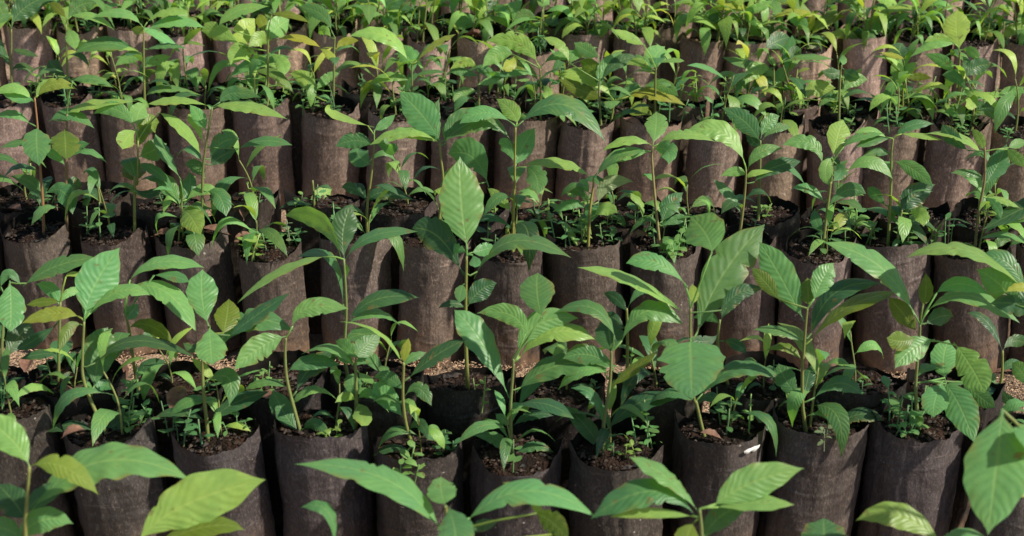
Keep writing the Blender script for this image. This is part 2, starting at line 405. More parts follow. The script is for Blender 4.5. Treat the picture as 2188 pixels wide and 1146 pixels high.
def place_bag(code, px, rim, wpx, r):
    yc, x = line_y(code, px)
    s = wpx / F * ((yc) * cT + (HG - HB) * sT) / (.97 * U)
    s = min(max(s, .88), 1.08) * (1.09 if code[1] == 'b' else 1)
    dz = 0
    if rim is not None:
        yr = proj(Vector((x, yc - RB * s, HB)))[1]; sc_ = F / proj(Vector((x, yc, HB)))[2]
        dz = (yr - rim) / (sc_ * cT)
        dy = max(-.35 * U, min(.25 * U, dz * .5 * cT / sT)); yc += dy; dz *= .5
        dz = max(-.02, min(.02, dz))
    else: dz = r.uniform(-.006, .006)
    k = r.randrange(11)
    o = BAGV[k] if not BAG_USED[k] else copy_tree(BAGV[k]); BAG_USED[k] = True
    yc += r.uniform(-.004, .004)
    o.location = (x, yc, 0); o.scale = (s, min(s, 1.0) * .94, (HB + dz) / HB * (1.03 if code in ('Ab', 'Bb') else 1))
    lean = r.uniform(-.075, .075)
    if code == 'Bf' and px > 1850: lean = -.10
    if code == 'Bb' and px > 1850: lean = -.09
    if code[0] == 'C' and 700 < px < 900: lean = .07
    if code[0] == 'D' and px > 1700: lean = -.06
    o.rotation_euler = (r.uniform(-.03, .03), lean, r.uniform(-.25, .25) if r.random() < .6 else math.pi + r.uniform(-.25, .25))
    if abs(o.rotation_euler.z) > 2: o.rotation_euler.y = -lean
    # keep the top where the photograph has it: move the foot instead
    o.location.x -= math.sin(lean) * HB
    f = FILM[code[0]]; b = r.uniform(.7, 1.3) * ((.42 if code[0] in 'AB' else .55) if code[1] == 'b' else 1)  # back-line film darkened: shade between the lines put into its colour
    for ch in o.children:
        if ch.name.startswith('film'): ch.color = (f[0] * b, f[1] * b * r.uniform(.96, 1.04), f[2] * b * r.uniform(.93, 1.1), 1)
    BAGS.append((code, px, o, x, yc, dz))
    return o
DROP = dict(A=16, B=12, C=5, D=2, E=0)
for row, lst in (('A', A_), ('B', B_), ('C', C_), ('D', D_), ('E', E_)):
    r = random.Random(ord(row))
    for x, rim, w in lst: place_bag(row + 'f', x, (rim + DROP[row]) if rim else None, w, r)
    for i in range(len(lst) - 1):
        (x0, _, w0), (x1, _, w1) = lst[i], lst[i + 1]
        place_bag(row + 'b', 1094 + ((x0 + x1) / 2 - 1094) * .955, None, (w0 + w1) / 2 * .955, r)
r = random.Random(5); ZP = F * U / ((ZB + RB) * cT + (HG - HB) * sT)
for i in range(-4, 5): place_bag('Zb', 1094 + i * ZP + r.uniform(-12, 12), None, ZP * .96, r)

def soil_height(code, x):
    best = min((b for b in BAGS if b[0] == code), key=lambda b: abs(b[3] - x))
    return soil_z() * (HB + best[5]) / HB, best

# ------------------------------------------------------------------ annotated seedlings
OFF = dict(a=(0, 0), b=(730, 0), c=(1458, 0), d=(0, 380), e=(730, 380), f=(1458, 380), g=(0, 746), h=(730, 746), i=(1458, 746), F=(0, 0))
def px_of(c, x, y):
    ox, oy = OFF[c]; k = 1.0 if c == 'F' else 2.8644
    return ox + x / k, oy + y / k
def parse_pts(s):
    out = []; cur = None
    for tok in s.split():
        if tok[0].isalpha(): cur = tok[0]; tok = tok[1:]
        x, y = tok.split(','); out.append(px_of(cur, float(x), float(y)))
    return out, cur
SEED = []      # (code, px, root, words)
def hand_seedling(code, descr, stem, leaves, stemcol=(.20, .26, .07), rad=None):
    r = random.Random(len(SEED) * 13 + 5)
    pts, _ = parse_pts(stem)
    yc, x0 = line_y(code, pts[0][0])
    Y0 = yc
    zs, bag = soil_height(code, x0)
    Y0 = bag[4] + r.uniform(-.08, .08) * U
    d0 = Y0 * cT + (HG - HB) * sT
    base = Vector(((pts[0][0] - 1094) / F * d0, Y0, zs - .004))
    root = empty('seedling', base)
    world = [base] + [on_y(px, py, Y0) for px, py in pts[1:]]
    world = [world[0]] + [p for p in world[1:] if p.z > base.z + .006]
    if len(world) < 2: world.append(base + Vector((0, 0, .05)))
    wl = smooth_line(world); n = len(wl); rr = rad or .0021
    v, f = tube([p - base for p in wl], [rr * (1.15 - .6 * i / n) for i in range(n)])
    link_mesh('stem', v, f, M_STEM, root, color=vary(stemcol, r))
    for L in leaves.strip().split('\n'):
        L = L.strip()
        if not L: continue
        body, w, fl = L.rsplit(' ', 2)
        p, cur = parse_pts(body); kk = 1.0 if cur == 'F' else 2.8644
        w = float(w) / kk
        colr = next((c for c in fl if c in COL), 'm')
        (bx, by), (mx, my), (tx, ty) = p
        depth = d0 + (HB + .06 - (HG - (HG - HB))) * 0
        ppm = F / d0
        Lp = math.hypot(mx - bx, my - by) + math.hypot(tx - mx, ty - my)
        L3 = Lp / ppm
        dyy = (by - ty) / ppm
        wm = w / ppm
        want = max(2.1 * wm, .045)
        dd = (.25 * dyy) if dyy > 0 else (.55 * dyy)
        if 'F' in fl: dd = -.9 * math.sqrt(max(0, want ** 2 - L3 ** 2)) - .01
        elif 'A' in fl: dd = .9 * math.sqrt(max(0, want ** 2 - L3 ** 2)) + .01
        elif L3 < want * .9:
            s_ = 1 if dyy > 0 else -1
            dd += s_ * .7 * math.sqrt(want ** 2 - L3 ** 2)
        P0 = on_y(bx, by, Y0)
        k0 = (P0 - CAM).dot(FW)
        def at(px, py, extra): return CAM + ray(px, py) * (k0 + extra)
        # the base of the blade hugs the nearest stem point
        B = at(bx, by, 0); near = min(wl, key=lambda q: (q - B).length)
        Mid = at(mx, my, dd * .45); Tip = at(tx, ty, dd)
        S, T = bez(B, Mid, Tip)
        Ltrue = (Mid - B).length + (Tip - Mid).length
        shape = next((q for q in 'rhn' if q in fl), 'o' if fl[-1] == 'o' and len(fl) > 1 else r.choice('eeo'))
        W = max(wm, (.30 if shape != 'n' else .2) * Ltrue)
        W = min(W, wm * 3.2)
        ratio = min(1, wm / W * 1.04)
        phi = math.acos(ratio)
        def frame(t, sg):
            P = S(t); v = (P - CAM).normalized(); tt = T(t)
            s0 = tt.cross(v); s0.normalize(); n0 = s0.cross(tt).normalized()
            if n0.dot(v) > 0: s0 = -s0; n0 = s0.cross(tt).normalized()
            s = s0 * math.cos(phi) + n0 * (math.sin(phi) * sg); nn = n0 * math.cos(phi) - s0 * (math.sin(phi) * sg)
            return s, nn
        zz = {sg: frame(.5, sg)[1].z for sg in (-1, 1)}
        sg = max(zz, key=zz.get) if 'u' not in fl else min(zz, key=zz.get)
        fs_ = -1 if 'u' in fl else 1
        v, f, uv = leaf_geo(S, T, lambda t: frame(t, sg)[0], lambda t: frame(t, sg)[1] * fs_, W, shape, r, off=base)
        if 'u' in fl or True:
            # face winding follows side x tangent; flip so the upper face is the front
            s_, n_ = frame(.5, sg); cr = s_.cross(T(.5))
            if (cr.dot(n_) < 0) != ('u' in fl): f = [tuple(reversed(q)) for q in f]
        # petiole joins the stem
        if (near - B).length > .003:
            i0 = len(v); pv, pf = tube([near - base, (near + B) * .5 - base + Vector((0, 0, .001)), B + (S(.06) - B) - base], [.0011, .001, .0009], 5)
            v += pv; uv += [(0, .5)] * len(pv); f += [tuple(i0 + q for q in t) for t in pf]
        cc = vary(COL[colr], r); cc = (cc[0] * 1.22, cc[1] * 1.1, cc[2]) if code[0] in 'CD' else cc
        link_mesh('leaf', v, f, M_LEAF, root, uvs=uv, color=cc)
    nlow = {'A': 1, 'B': 2, 'C': 3, 'D': 2}.get(code[0], 0)
    az = r.uniform(0, 6.28)
    for i in range(nlow):
        az += 2.2 + r.uniform(-.5, .5); q = wl[min(n - 1, int(n * (.12 + .5 * (i + r.random()) / max(1, nlow))))]
        L = r.uniform(.045, .085); d = Vector((math.cos(az), math.sin(az) * .8, 0)); el = r.uniform(.2, .8); e2 = el - r.uniform(.6, 1.5)
        Mid = q + d * (L * .5 * math.cos(el)) + Vector((0, 0, L * .5 * math.sin(el))); Tip = Mid + d * (L * .5 * math.cos(e2)) + Vector((0, 0, L * .5 * math.sin(e2)))
        S, T = bez(q, Mid, Tip); s0 = Vector((0, 0, 1)).cross(d).normalized()
        nf = lambda t, T=T, s0=s0: (lambda v: v if v.z > 0 else -v)(T(t).cross(s0).normalized())
        v, f, uv = leaf_geo(S, T, lambda t: s0, nf, L * r.uniform(.26, .38), r.choice('eon'), r, nu=14, nv=2, off=base)
        if s0.cross(T(.5)).dot(nf(.5)) < 0: f = [tuple(reversed(q_)) for q_ in f]
        link_mesh('leaf', v, f, M_LEAF, root, uvs=uv, color=vary(COL[r.choice('mmbk')], r))
    SEED.append((code, pts[0][0], root, descr))
    return root

def H(code, descr, stem, leaves, **k): hand_seedling(code, descr, stem, leaves, **k)
# ---- bottom row, only leaf tops in view
H('Zb', 'seedling with big striped pale leaf crossing a grey bag', 'F60,1400 g155,1146 g160,1000 g180,720', '''
g180,720 80,560 -120,400 180 l
g190,715 390,720 605,895 130 y
g170,1020 620,690 1180,810 190 b
g160,1010 260,900 450,810 110 k
g160,1050 90,940 -20,820 170 k
g100,1190 250,1050 450,1070 150 b
g150,1180 20,1100 -100,1120 140 b''')
H('Zb', 'seedling with two large light ribbed leaves rising rightward', 'F290,1400 g825,1250 g830,1190', '''
g830,1200 1120,960 1625,800 290 lo
g900,1230 1250,1090 1500,1110 120 o''')
H('Zb', 'seedling showing one narrow hooked blue-green leaf', 'F705,1400 g2040,1300 g2040,1240', 'g2040,1250 2010,1000 1840,970 80 m')
H('Zb', 'seedling with long drooping left leaf and small top leaf', 'F950,1400 h690,1250 h650,1050 h635,960', '''
h620,1130 270,800 -291,705 170 b
h635,960 612,860 608,780 175 bnA
h645,960 690,1080 700,1240 210 m
h740,1080 1130,870 1570,1040 150 b
h790,1130 860,1080 960,1060 70 k
h1300,1180 1150,900 980,820 60 y
h1180,1000 1290,1060 1390,1170 130 o''')
H('Zb', 'seedling with notched pale leaf pointing right and arching left leaf', 'F1498,1400 i120,1250 i105,980', '''
i105,1010 -80,800 -326,660 80 b
i90,1040 -180,870 -560,1040 150 m
i90,1030 -200,1000 -450,1030 60 l
i180,970 420,820 745,730 200 l
i190,975 440,940 690,955 80 l
i120,1180 240,1020 420,960 140 m
i70,1060 30,1150 10,1250 140 o''')
H('Zb', 'seedling with round blue-green leaf top and drooping light leaf', 'F1770,1400 i900,1250 i870,1200', '''
i870,1300 870,1160 865,1035 270 mr
i1600,1200 1330,1020 1060,1050 150 l
i1560,1190 1700,1130 1860,1150 60 b''')
H('Zb', 'seedling with huge pale leaf hanging at the corner', 'F2260,1400 i2300,1100 i2150,600 i1960,375', '''
i1960,365 1925,720 1870,1140 340 f
i2250,860 2150,850 1990,900 90 y
i2200,450 2150,520 2090,600 200 b''')
# ---- nearest full row
H('Af', 'tall seedling with wide upright pale leaf and yellow-white left leaf', 'F226,955 g565,340 g510,180 d505,1100 d515,880', '''
d520,840 590,640 735,425 240 f
d530,855 720,700 920,720 85 b
d490,855 330,830 125,895 80 y
d500,900 420,930 360,1080 70 o
g575,260 d610,1060 660,915 205 m
g560,120 d820,1000 1215,1110 60 k
g560,260 630,220 700,255 70 m
g600,515 450,465 285,510 65 k
g640,540 740,440 920,385 75 k
d520,870 560,760 640,660 100 m''')
H('Af', 'seedling with two stacked oval leaves and an olive leaf', 'F443,955 g1265,450 g1245,250 g1240,80 d1275,1130 d1280,920', '''
d1275,905 1240,740 1240,560 185 bo
d1285,905 1290,1020 1300,1146 180 fe
d1365,965 1390,850 1400,740 150 o
d1310,1140 1480,880 1800,940 125 m
d1390,980 1560,850 1780,700 90 k
g1265,195 1400,180 1400,355 120 m
g1280,460 1420,340 1650,260 100 k
d1260,970 1190,1040 1120,1010 50 k''')
H('Af', 'seedling with big light leaf slanting down-left', 'F642,935 g1790,330 g1755,180 d1745,1080 d1750,980', '''
d1750,970 1590,1040 g1430,130 150 f
d1790,930 1880,800 2134,802 110 b
g1835,520 1740,390 1670,250 130 m
g1850,500 1930,460 2020,540 75 m
g1760,230 1620,205 1500,250 40 m
g1810,280 1900,120 2080,30 120 k
g1760,140 1900,80 2091,100 90 m''')
H('Af', 'bushy light green herb with paired oval leaves', 'F759,930 h90,300 h85,100 e90,1100', '''
h90,320 30,290 -40,330 60 l
h90,320 125,400 120,470 115 lr
h90,290 70,220 70,150 110 mr
h95,310 160,270 205,320 60 b
h100,140 150,180 190,215 50 l
e90,1110 140,1040 245,960 130 m
e90,1110 30,1040 -40,1000 100 b
h85,110 30,60 -30,40 60 b
h90,110 130,70 190,80 50 m''')
H('Af', 'slim seedling with tiny yellow bud leaf on top', 'F887,990 h440,610 h395,460 h375,290 h380,100 e375,1146', '''
e385,1140 390,1060 410,980 55 y
e370,1146 230,950 -20,880 28 ln
h400,190 e560,1100 760,990 100 k
h385,430 290,310 190,200 130 b
h380,260 290,180 195,175 90 m
h450,640 320,605 190,655 48 k
h410,500 480,460 530,560 70 k
h385,290 470,240 550,350 90 m
h380,120 420,60 520,20 50 m''')
H('Af', 'seedling with blotched yellow-scarred leaf and wide right leaf', 'F1092,990 h1035,480 h1035,330 h1050,130 h1050,60', '''
h1025,300 e860,1010 690,810 170 b
e1070,1130 1280,950 1550,990 100 l
e1080,1120 1180,910 1450,860 150 b
e1230,865 1200,720 1200,580 210 mo
e1130,980 1040,840 825,830 120 b
h1070,265 1330,100 1700,110 150 m
h1045,475 1160,405 1300,410 55 k
h1040,460 1000,440 940,395 60 b
h1030,690 960,560 800,530 80 b
h1055,670 1170,595 1300,635 65 m''')
H('Af', 'seedling with dark upright centre leaf and arching right leaf', 'F1290,980 h1605,450 h1640,230 h1650,60 e1650,1060', '''
e1650,1080 1640,960 1620,840 180 k
e1700,1040 1860,820 2091,900 125 b
e1680,1000 1540,800 1300,830 80 m
h1635,240 1790,120 1940,10 70 o
h1600,640 1500,480 1350,340 100 m
h1600,480 1540,290 1400,240 60 m
h1620,510 1820,330 2090,300 105 k
e1640,1146 1500,1080 1350,1110 130 m
h1620,180 1560,60 1450,50 90 b''')
H('Af', 'tall seedling with giant upright leaf and heart-shaped pale leaf', 'F1507,955 i120,480 i85,330 i70,290 f50,1000 f50,800', '''
f80,990 235,620 505,285 250 me
i50,-70 55,120 60,310 385 fhF
f60,780 70,710 60,650 60 y
f180,470 150,350 50,235 250 b
f230,830 340,710 500,680 90 k
e2130,860 1780,630 1440,550 55 l
e2120,670 1930,520 1740,525 100 b
i100,310 330,120 625,190 100 m
i60,280 0,200 -60,160 70 m''')
H('Af', 'tall seedling with broad pale left leaf and olive central leaf', 'F1724,950 i745,420 i735,330 i735,100 f740,1100 f755,900 f765,800', '''
f745,880 600,600 470,390 190 f
f600,760 510,640 420,550 90 o
f770,790 770,700 765,610 115 o
f800,760 860,620 925,520 135 b
f780,1000 930,710 1230,650 125 k
f770,1020 1000,800 1310,700 80 o
f740,1010 600,940 430,930 55 m
f735,1130 640,1040 510,1060 55 o
i735,320 640,200 590,90 130 m
i745,300 770,180 790,100 85 k
i790,320 950,210 1100,280 95 m
i740,600 580,500 425,390 65 k
i890,570 1050,410 1240,440 85 k''')
H('Af', 'seedling with pale oval leaves bunched at right', 'F1966,945 i1430,300 i1430,180 f1450,1000 f1455,900', '''
f1420,840 1200,540 860,395 115 b
f1440,950 1350,830 1260,730 115 o
f1470,790 1490,700 1490,580 85 o
f1480,840 1740,720 2065,890 105 b
f1540,720 1700,650 1880,720 90 b
f1480,900 1580,850 1660,850 110 k
f1440,970 1350,1000 1250,980 120 o
f1545,990 1410,1050 i1300,120 150 b
i1610,190 1600,70 1630,-55 160 br
i1660,-40 1770,110 1850,270 185 lr
i1700,190 1820,290 1920,360 105 m
i1600,190 1550,310 1540,420 160 b
i1600,200 1700,350 1790,580 190 b''')
H('Af', 'seedling at the right edge with striped arching leaves', 'F2210,960 i2150,300 f2130,900 f2130,700', '''
f2120,720 1760,450 1370,490 75 l
f2050,800 1950,660 1800,560 170 b
f2120,750 1990,520 1820,510 110 m
f2200,800 2060,770 1880,770 150 k
f2180,700 2080,670 1980,700 50 y
i2150,250 2080,140 2015,85 110 b
i2100,300 2020,330 1960,250 70 k''')
H('Ab', 'seedling at the left edge with long dark arching leaf', 'F5,860 g10,90 d20,900 d60,640', '''
d60,630 70,780 65,940 160 br
d0,690 50,590 130,660 60 m
d140,665 350,540 600,490 90 m
d20,1120 110,980 190,890 160 k
g-60,420 40,320 150,350 90 b
d30,1000 -20,930 -60,900 90 m
g10,230 110,200 280,260 60 k''')
H('Ab', 'thin seedling with striped arching leaves crossing bags', 'F297,870 g825,130 d790,930 d770,850', '''
d780,650 960,520 1250,550 65 b
d760,690 1000,690 1200,945 115 b
d930,600 1050,600 1160,640 60 m
d770,870 800,830 850,770 90 m
d780,930 900,900 1060,1010 80 o
d790,1060 860,1000 960,960 80 m
g830,200 900,100 1030,80 60 k
d780,1020 700,1080 600,1100 60 k''')
H('Ab', 'short seedling with hooked narrow leaves', 'F124,880 g345,330 d360,1080 d370,760', '''
d360,800 330,700 220,650 80 b
d370,770 430,700 520,690 50 b
d400,610 450,590 540,600 30 y
d360,1080 250,1080 120,1110 60 k
d350,900 200,1000 100,1050 70 k
g340,220 260,160 180,150 60 k
g350,230 420,170 480,200 60 k
d380,760 270,760 160,780 50 o''')
H('Ab', 'tall thin seedling with curled pale top leaf over dark leaf', 'F745,880 d2110,1050 d2120,800 d2105,500', '''
d2090,500 1960,270 1740,235 110 lu
e20,510 10,330 60,170 150 k
e20,510 180,360 470,330 80 m
e30,900 200,750 475,735 95 k
d2100,830 2030,500 1810,490 55 m
d2010,480 1720,570 1450,770 40 ln
e10,620 30,580 20,530 20 l
e20,1000 110,960 240,950 90 m''')
H('Ab', 'tall seedling topped by a large pale upright ribbed leaf', 'F1000,880 e760,1000 e760,790 e765,480', '''
e770,440 735,150 725,-130 262 f
e745,600 600,370 430,310 190 k
e810,620 1040,390 1405,490 105 m
e770,460 700,430 640,425 60 b
e790,460 870,440 938,420 80 b
e800,470 815,510 815,550 70 b
e770,790 850,690 952,645 125 k
e770,800 680,770 590,800 45 k
e745,650 730,700 720,770 75 m''', rad=.0024)
H('Ab', 'hidden seedling with leaves between two taller ones', 'F1340,880 e1750,1000 e1745,800', '''
e1750,830 1680,740 1600,710 70 k
e1750,800 1820,700 1900,690 50 m
e1750,900 1900,780 2000,790 30 m
e1740,930 1650,850 1600,900 60 k''')
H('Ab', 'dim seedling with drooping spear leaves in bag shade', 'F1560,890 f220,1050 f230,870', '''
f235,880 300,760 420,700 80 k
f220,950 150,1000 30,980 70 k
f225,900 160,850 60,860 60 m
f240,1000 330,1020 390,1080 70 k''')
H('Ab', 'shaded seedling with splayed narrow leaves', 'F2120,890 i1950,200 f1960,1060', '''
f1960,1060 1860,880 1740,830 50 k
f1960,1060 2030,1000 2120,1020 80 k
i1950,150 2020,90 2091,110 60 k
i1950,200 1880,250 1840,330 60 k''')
# ---- second row
H('Bf', 'reddish-stemmed seedling with heart leaf on a dark bag', 'F92,495 d262,150 d250,0 a245,1010 a230,780 a212,600', '''
a200,625 90,540 -60,590 60 l
a225,600 330,515 475,550 70 y
a230,780 225,870 240,1020 165 m
a190,765 80,700 -30,720 50 b
a240,900 150,870 0,905 45 m
a250,930 320,940 395,1010 60 b
d250,110 190,30 60,-10 80 m
d265,110 380,80 445,225 120 m
a215,600 270,530 350,480 60 l
a215,610 120,600 0,560 60 b''', stemcol=(.30, .15, .08))
H('Bf', 'seedling with dark heart-shaped leaf hanging from its top', 'F141,480 a405,1050 a407,970 a410,700', '''
a395,790 400,870 405,980 170 o
a300,745 430,700 580,790 75 m
a410,960 470,900 550,880 60 m
d410,90 450,40 500,60 90 k
a410,700 560,640 840,620 60 l
a430,500 560,480 690,535 50 m''', stemcol=(.25, .15, .08))
H('Bf', 'seedling with olive cup-shaped leaves and pale tip leaf', 'F286,490 d825,0 a840,1130 a845,860', '''
a830,1120 820,1050 820,990 150 or
a840,800 780,840 750,915 110 l
a855,870 900,770 975,750 120 o
a830,785 710,670 570,700 90 b
a840,780 850,690 900,640 110 l
a850,960 920,930 1020,880 130 m
a960,690 1090,760 1225,940 75 l
d820,60 900,100 1000,60 50 k
a850,1000 940,1040 1060,1140 60 m
a840,900 870,830 940,720 60 o''')
H('Bf', 'bushy seedling with pale spear leaves drooping over the rim', 'F415,505 d1115,200 d1120,120', '''
d1100,170 1030,50 960,-10 110 b
d1110,190 1170,240 1230,355 150 l
d1130,150 1250,70 1360,130 70 l
d1120,180 1160,60 1160,-40 80 m
d1100,180 1040,130 1000,220 40 l
a1110,1100 1020,960 950,820 60 m''')
H('Bf', 'tall seedling with long horizontal yellow-green leaves', 'F431,510 d1240,0 a1260,900 a1300,655', '''
a1290,655 1100,615 900,640 50 l
a1300,655 1500,650 1760,730 62 l
a1340,640 1430,570 1600,600 85 m
a1280,990 1350,880 1465,850 120 m
a1290,1020 1350,960 1450,920 90 k
a1440,925 1600,865 1790,890 60 m
d1260,90 1340,110 1385,240 110 m
a1260,1100 1200,1020 1130,1010 80 m
a1250,900 1200,760 1150,700 60 l
a1260,800 1220,720 1160,640 80 b''')
H('Bf', 'short shaded seedling beside tall dark bags', 'F785,490 e155,200 e180,0 b190,1000 b200,880', '''
b200,890 80,860 -40,900 100 m
b190,1010 110,960 100,890 130 m
b200,880 280,890 300,880 120 m
b210,870 400,810 580,870 75 l
e160,160 250,90 450,140 80 k
e155,150 80,70 0,60 70 k
e160,140 120,80 100,30 60 k
b200,780 -40,700 -60,640 50 l
b195,800 260,760 330,700 60 b''')
H('Bf', 'seedling with broad bright leaf folding over its neighbour', 'F930,500 b620,1146 b605,950 b600,870', '''
b600,860 490,700 350,560 190 b
b590,870 400,810 170,890 65 l
b610,880 560,760 600,600 90 m
b630,870 720,740 900,680 120 m
b640,890 650,800 700,740 70 b
b900,1146 800,960 650,945 200 b
b740,1146 720,1090 600,1140 150 b''')
H('Bf', 'seedling with star of broad bright leaves on golden stem', 'F1095,515 e1055,100 b1060,1146 b1060,1000 b1065,780', '''
b1065,1020 1110,900 1185,780 125 b
b1075,760 1040,680 945,605 105 l
b1080,775 1350,640 1615,870 115 m
b1050,890 870,740 635,860 110 m
b1050,760 880,690 720,760 90 b
b1120,1020 1190,1080 e1200,110 130 m
e1040,210 970,130 890,60 70 l
b1060,1010 1010,900 960,880 80 b
e1040,360 1020,340 1030,290 30 y''', stemcol=(.30, .32, .06))
H('Bf', 'seedling with curled greyish leaf and long yellow side leaf', 'F1257,490 e1520,200 b1540,1146 b1540,1095', '''
b1530,1090 1340,1000 1110,1010 55 l
b1550,1080 1680,960 1880,930 75 b
e1570,170 1630,40 1790,25 90 g
e1540,240 1620,190 1690,220 85 l
e1500,140 1430,70 1360,90 75 m
e1460,470 1410,350 1340,260 38 l
e1500,200 1420,160 1290,210 60 b
e1520,100 1480,40 1460,10 60 b''', stemcol=(.32, .30, .08))
H('Bf', 'tall seedling crowned by one oval upright leaf', 'F1412,530 e1920,150 b1900,980 b1905,900', '''
b1905,890 1925,780 1925,685 138 bo
b1900,890 1750,860 1590,930 55 l
b1940,890 2080,820 2290,870 62 l
b1900,920 1990,920 2000,1010 120 b
e1960,280 2010,170 2091,90 110 m
e1840,260 1820,150 1720,90 38 l
b1880,930 1700,950 1560,1080 60 m
e1950,300 2040,260 2110,240 60 m''', stemcol=(.30, .28, .12))
H('Bf', 'forked seedling with wide light leaf above bag rim', 'F1577,505 f370,200 f385,60 c390,1040', '''
c385,1010 230,800 -20,850 120 l
c400,1040 480,930 620,910 70 b
c430,1130 550,1030 730,990 90 k
f360,230 300,120 190,10 55 m
c390,1080 330,1050 230,1080 60 l
c400,1100 440,1060 560,1050 40 l''', stemcol=(.27, .27, .08))
H('Bb', 'seedling with dark blue-green pair and pale tip leaf', 'F1620,470 c475,1050 c478,860', '''
c470,870 390,750 240,660 125 m
c480,850 520,760 595,710 85 b
c490,860 560,790 665,780 55 m
c490,900 430,860 400,790 60 k''')
H('Bf', 'seedling with bright oval leaf standing over a folded one', 'F1757,515 f905,50 c910,1130 c920,990', '''
c925,975 950,850 985,735 138 lo
c920,960 880,1030 895,1135 85 lr
c860,1030 790,880 610,890 90 b
c935,1000 970,1050 920,1110 80 m
c980,910 1080,840 1240,820 50 b
c1000,1060 1150,990 1290,1100 75 b
f880,200 1000,80 1125,100 90 m
f875,160 780,70 670,65 50 b
f860,340 820,270 810,190 70 m
f920,330 960,270 1005,210 75 y''')
H('Bf', 'seedling with striped dark leaf rising at right', 'F1917,520 f1330,270 f1345,200', '''
f1340,210 1420,110 1550,40 140 k
f1370,225 1450,220 1475,300 95 l
f1310,400 1430,410 1545,420 45 m''')
H('Bf', 'slender seedling with level narrow leaves', 'F1898,500 f1275,100 c1280,950 c1290,850', '''
c1260,850 1150,800 1050,820 45 l
c1280,850 1180,860 1060,900 50 m
c1300,850 1400,770 1540,760 55 m
c1290,985 1420,1040 1535,1146 90 b
f1250,180 1190,110 1130,60 70 m
c1330,820 1450,830 1600,860 30 l
c1280,950 1200,930 1100,960 50 m''')
H('Bf', 'tall seedling with drooping broad leaf and long level leaf', 'F2083,540 f1815,200 c1850,1100 c1850,900', '''
c1860,1120 1930,1010 1985,880 125 m
c1980,910 2040,960 2090,1025 75 l
c1840,960 1700,840 1480,820 50 l
c1760,930 1660,850 1590,760 90 k
c1850,930 1820,850 1770,790 60 l
c1990,910 2050,880 2110,870 60 b
f1880,470 1950,390 2025,410 55 m
f1850,120 1920,170 1950,255 55 b
f1850,120 1960,140 2065,185 40 l
c1850,1100 1760,1060 1640,1060 45 m''', stemcol=(.28, .22, .10))
H('Bf', 'plant at the right edge with one dark long leaf', 'F2230,520 f2250,100', '''
f2240,120 2100,180 1830,320 110 k
f2240,300 2150,330 2000,420 50 m''')
H('Bb', 'small seedling with twisted pale leaf', 'F672,470 d1955,250 d1950,210', '''
d1950,215 1960,130 2030,70 115 lr
d1955,220 2030,190 2100,230 60 m
d1950,250 1890,230 1850,260 40 m''')
H('Bb', 'curved grassy shoot with strap leaves', 'F215,510 d615,300', '''
d615,410 620,200 700,60 25 bn
d610,270 480,190 375,345 35 mn
d620,330 720,260 865,350 50 m
d600,380 540,350 490,370 30 m''')
# ---- third row
H('Cf', 'dark seedling at the left edge with upright leaves', 'F25,225 a70,400 a70,180', '''
a75,150 150,50 290,-20 125 k
a60,150 10,70 -20,-10 90 m
a80,90 20,110 -50,150 50 m
a70,420 20,330 0,230 40 k
a70,440 130,400 220,440 30 k
a70,300 150,320 240,350 40 k''')
H('Cf', 'slim seedling with broad blue-green top leaf', 'F145,225 a410,400 a405,150', '''
a410,135 480,40 590,20 110 m
a420,105 560,100 700,185 45 b
a410,180 440,230 460,310 80 b
a430,280 500,270 510,240 70 l
a415,480 340,420 300,370 90 k
a415,490 560,490 700,540 55 b
a410,120 360,60 300,20 60 o''')
H('Cf', 'seedling with tiers of level arching leaves', 'F309,225 a880,400 a880,180', '''
a870,160 740,80 560,110 55 b
a890,150 1000,80 1150,90 45 l
a890,195 1060,130 1260,175 60 b
a870,330 750,290 600,320 45 l
a890,310 1010,280 1150,300 32 m
a870,210 850,190 800,180 60 o
a860,335 650,265 450,330 80 m
a880,380 800,350 700,410 70 b
a885,420 960,370 1050,350 60 b
a890,600 1000,540 1250,590 50 b''')
H('Cf', 'bright yellow-green seedling with rounded leaves', 'F572,225 a1640,350 a1640,250', '''
a1490,300 1490,210 1560,115 130 lr
a1660,250 1690,180 1770,120 130 br
a1480,290 1350,200 1230,190 110 l
a1690,250 1810,230 1960,290 50 y
a1330,170 1450,70 1650,40 70 b
a1650,95 1770,90 1900,145 45 o
a1590,350 1480,310 1410,400 110 l
a1650,290 1600,240 1520,290 100 l
a1640,330 1720,380 1740,460 90 l
a1620,210 1600,130 1580,90 70 o
a1390,490 1560,380 1790,350 80 b''')
H('Cf', 'seedling with long dark pointed leaf at top', 'F712,225 a2045,330 a2050,230', '''
a2030,200 1970,90 1830,40 85 m
a1950,300 2010,330 2060,400 45 y
a1900,590 1870,490 1770,450 100 l
a2060,310 2100,260 2200,250 50 y
a2030,240 1990,190 1950,210 60 l
a1930,560 2000,480 2080,450 60 b''')
H('Cf', 'seedling with long pale leaf reaching left', 'F880,235 b430,500 b430,395', '''
b415,390 260,220 40,225 85 l
b450,390 560,280 700,210 45 y
b430,400 400,340 340,280 120 b
b430,500 300,470 160,520 60 b
b440,470 540,440 640,445 30 m''')
H('Cf', 'seedling with drooping pale leaf pair', 'F1023,230 b840,560 b840,440', '''
b830,430 760,380 660,430 60 l
b840,440 940,470 830,520 50 b
b850,470 740,440 660,440 50 m
b850,450 930,360 1010,300 40 m
b840,560 740,570 690,640 70 b
b850,540 960,470 1060,440 40 m''')
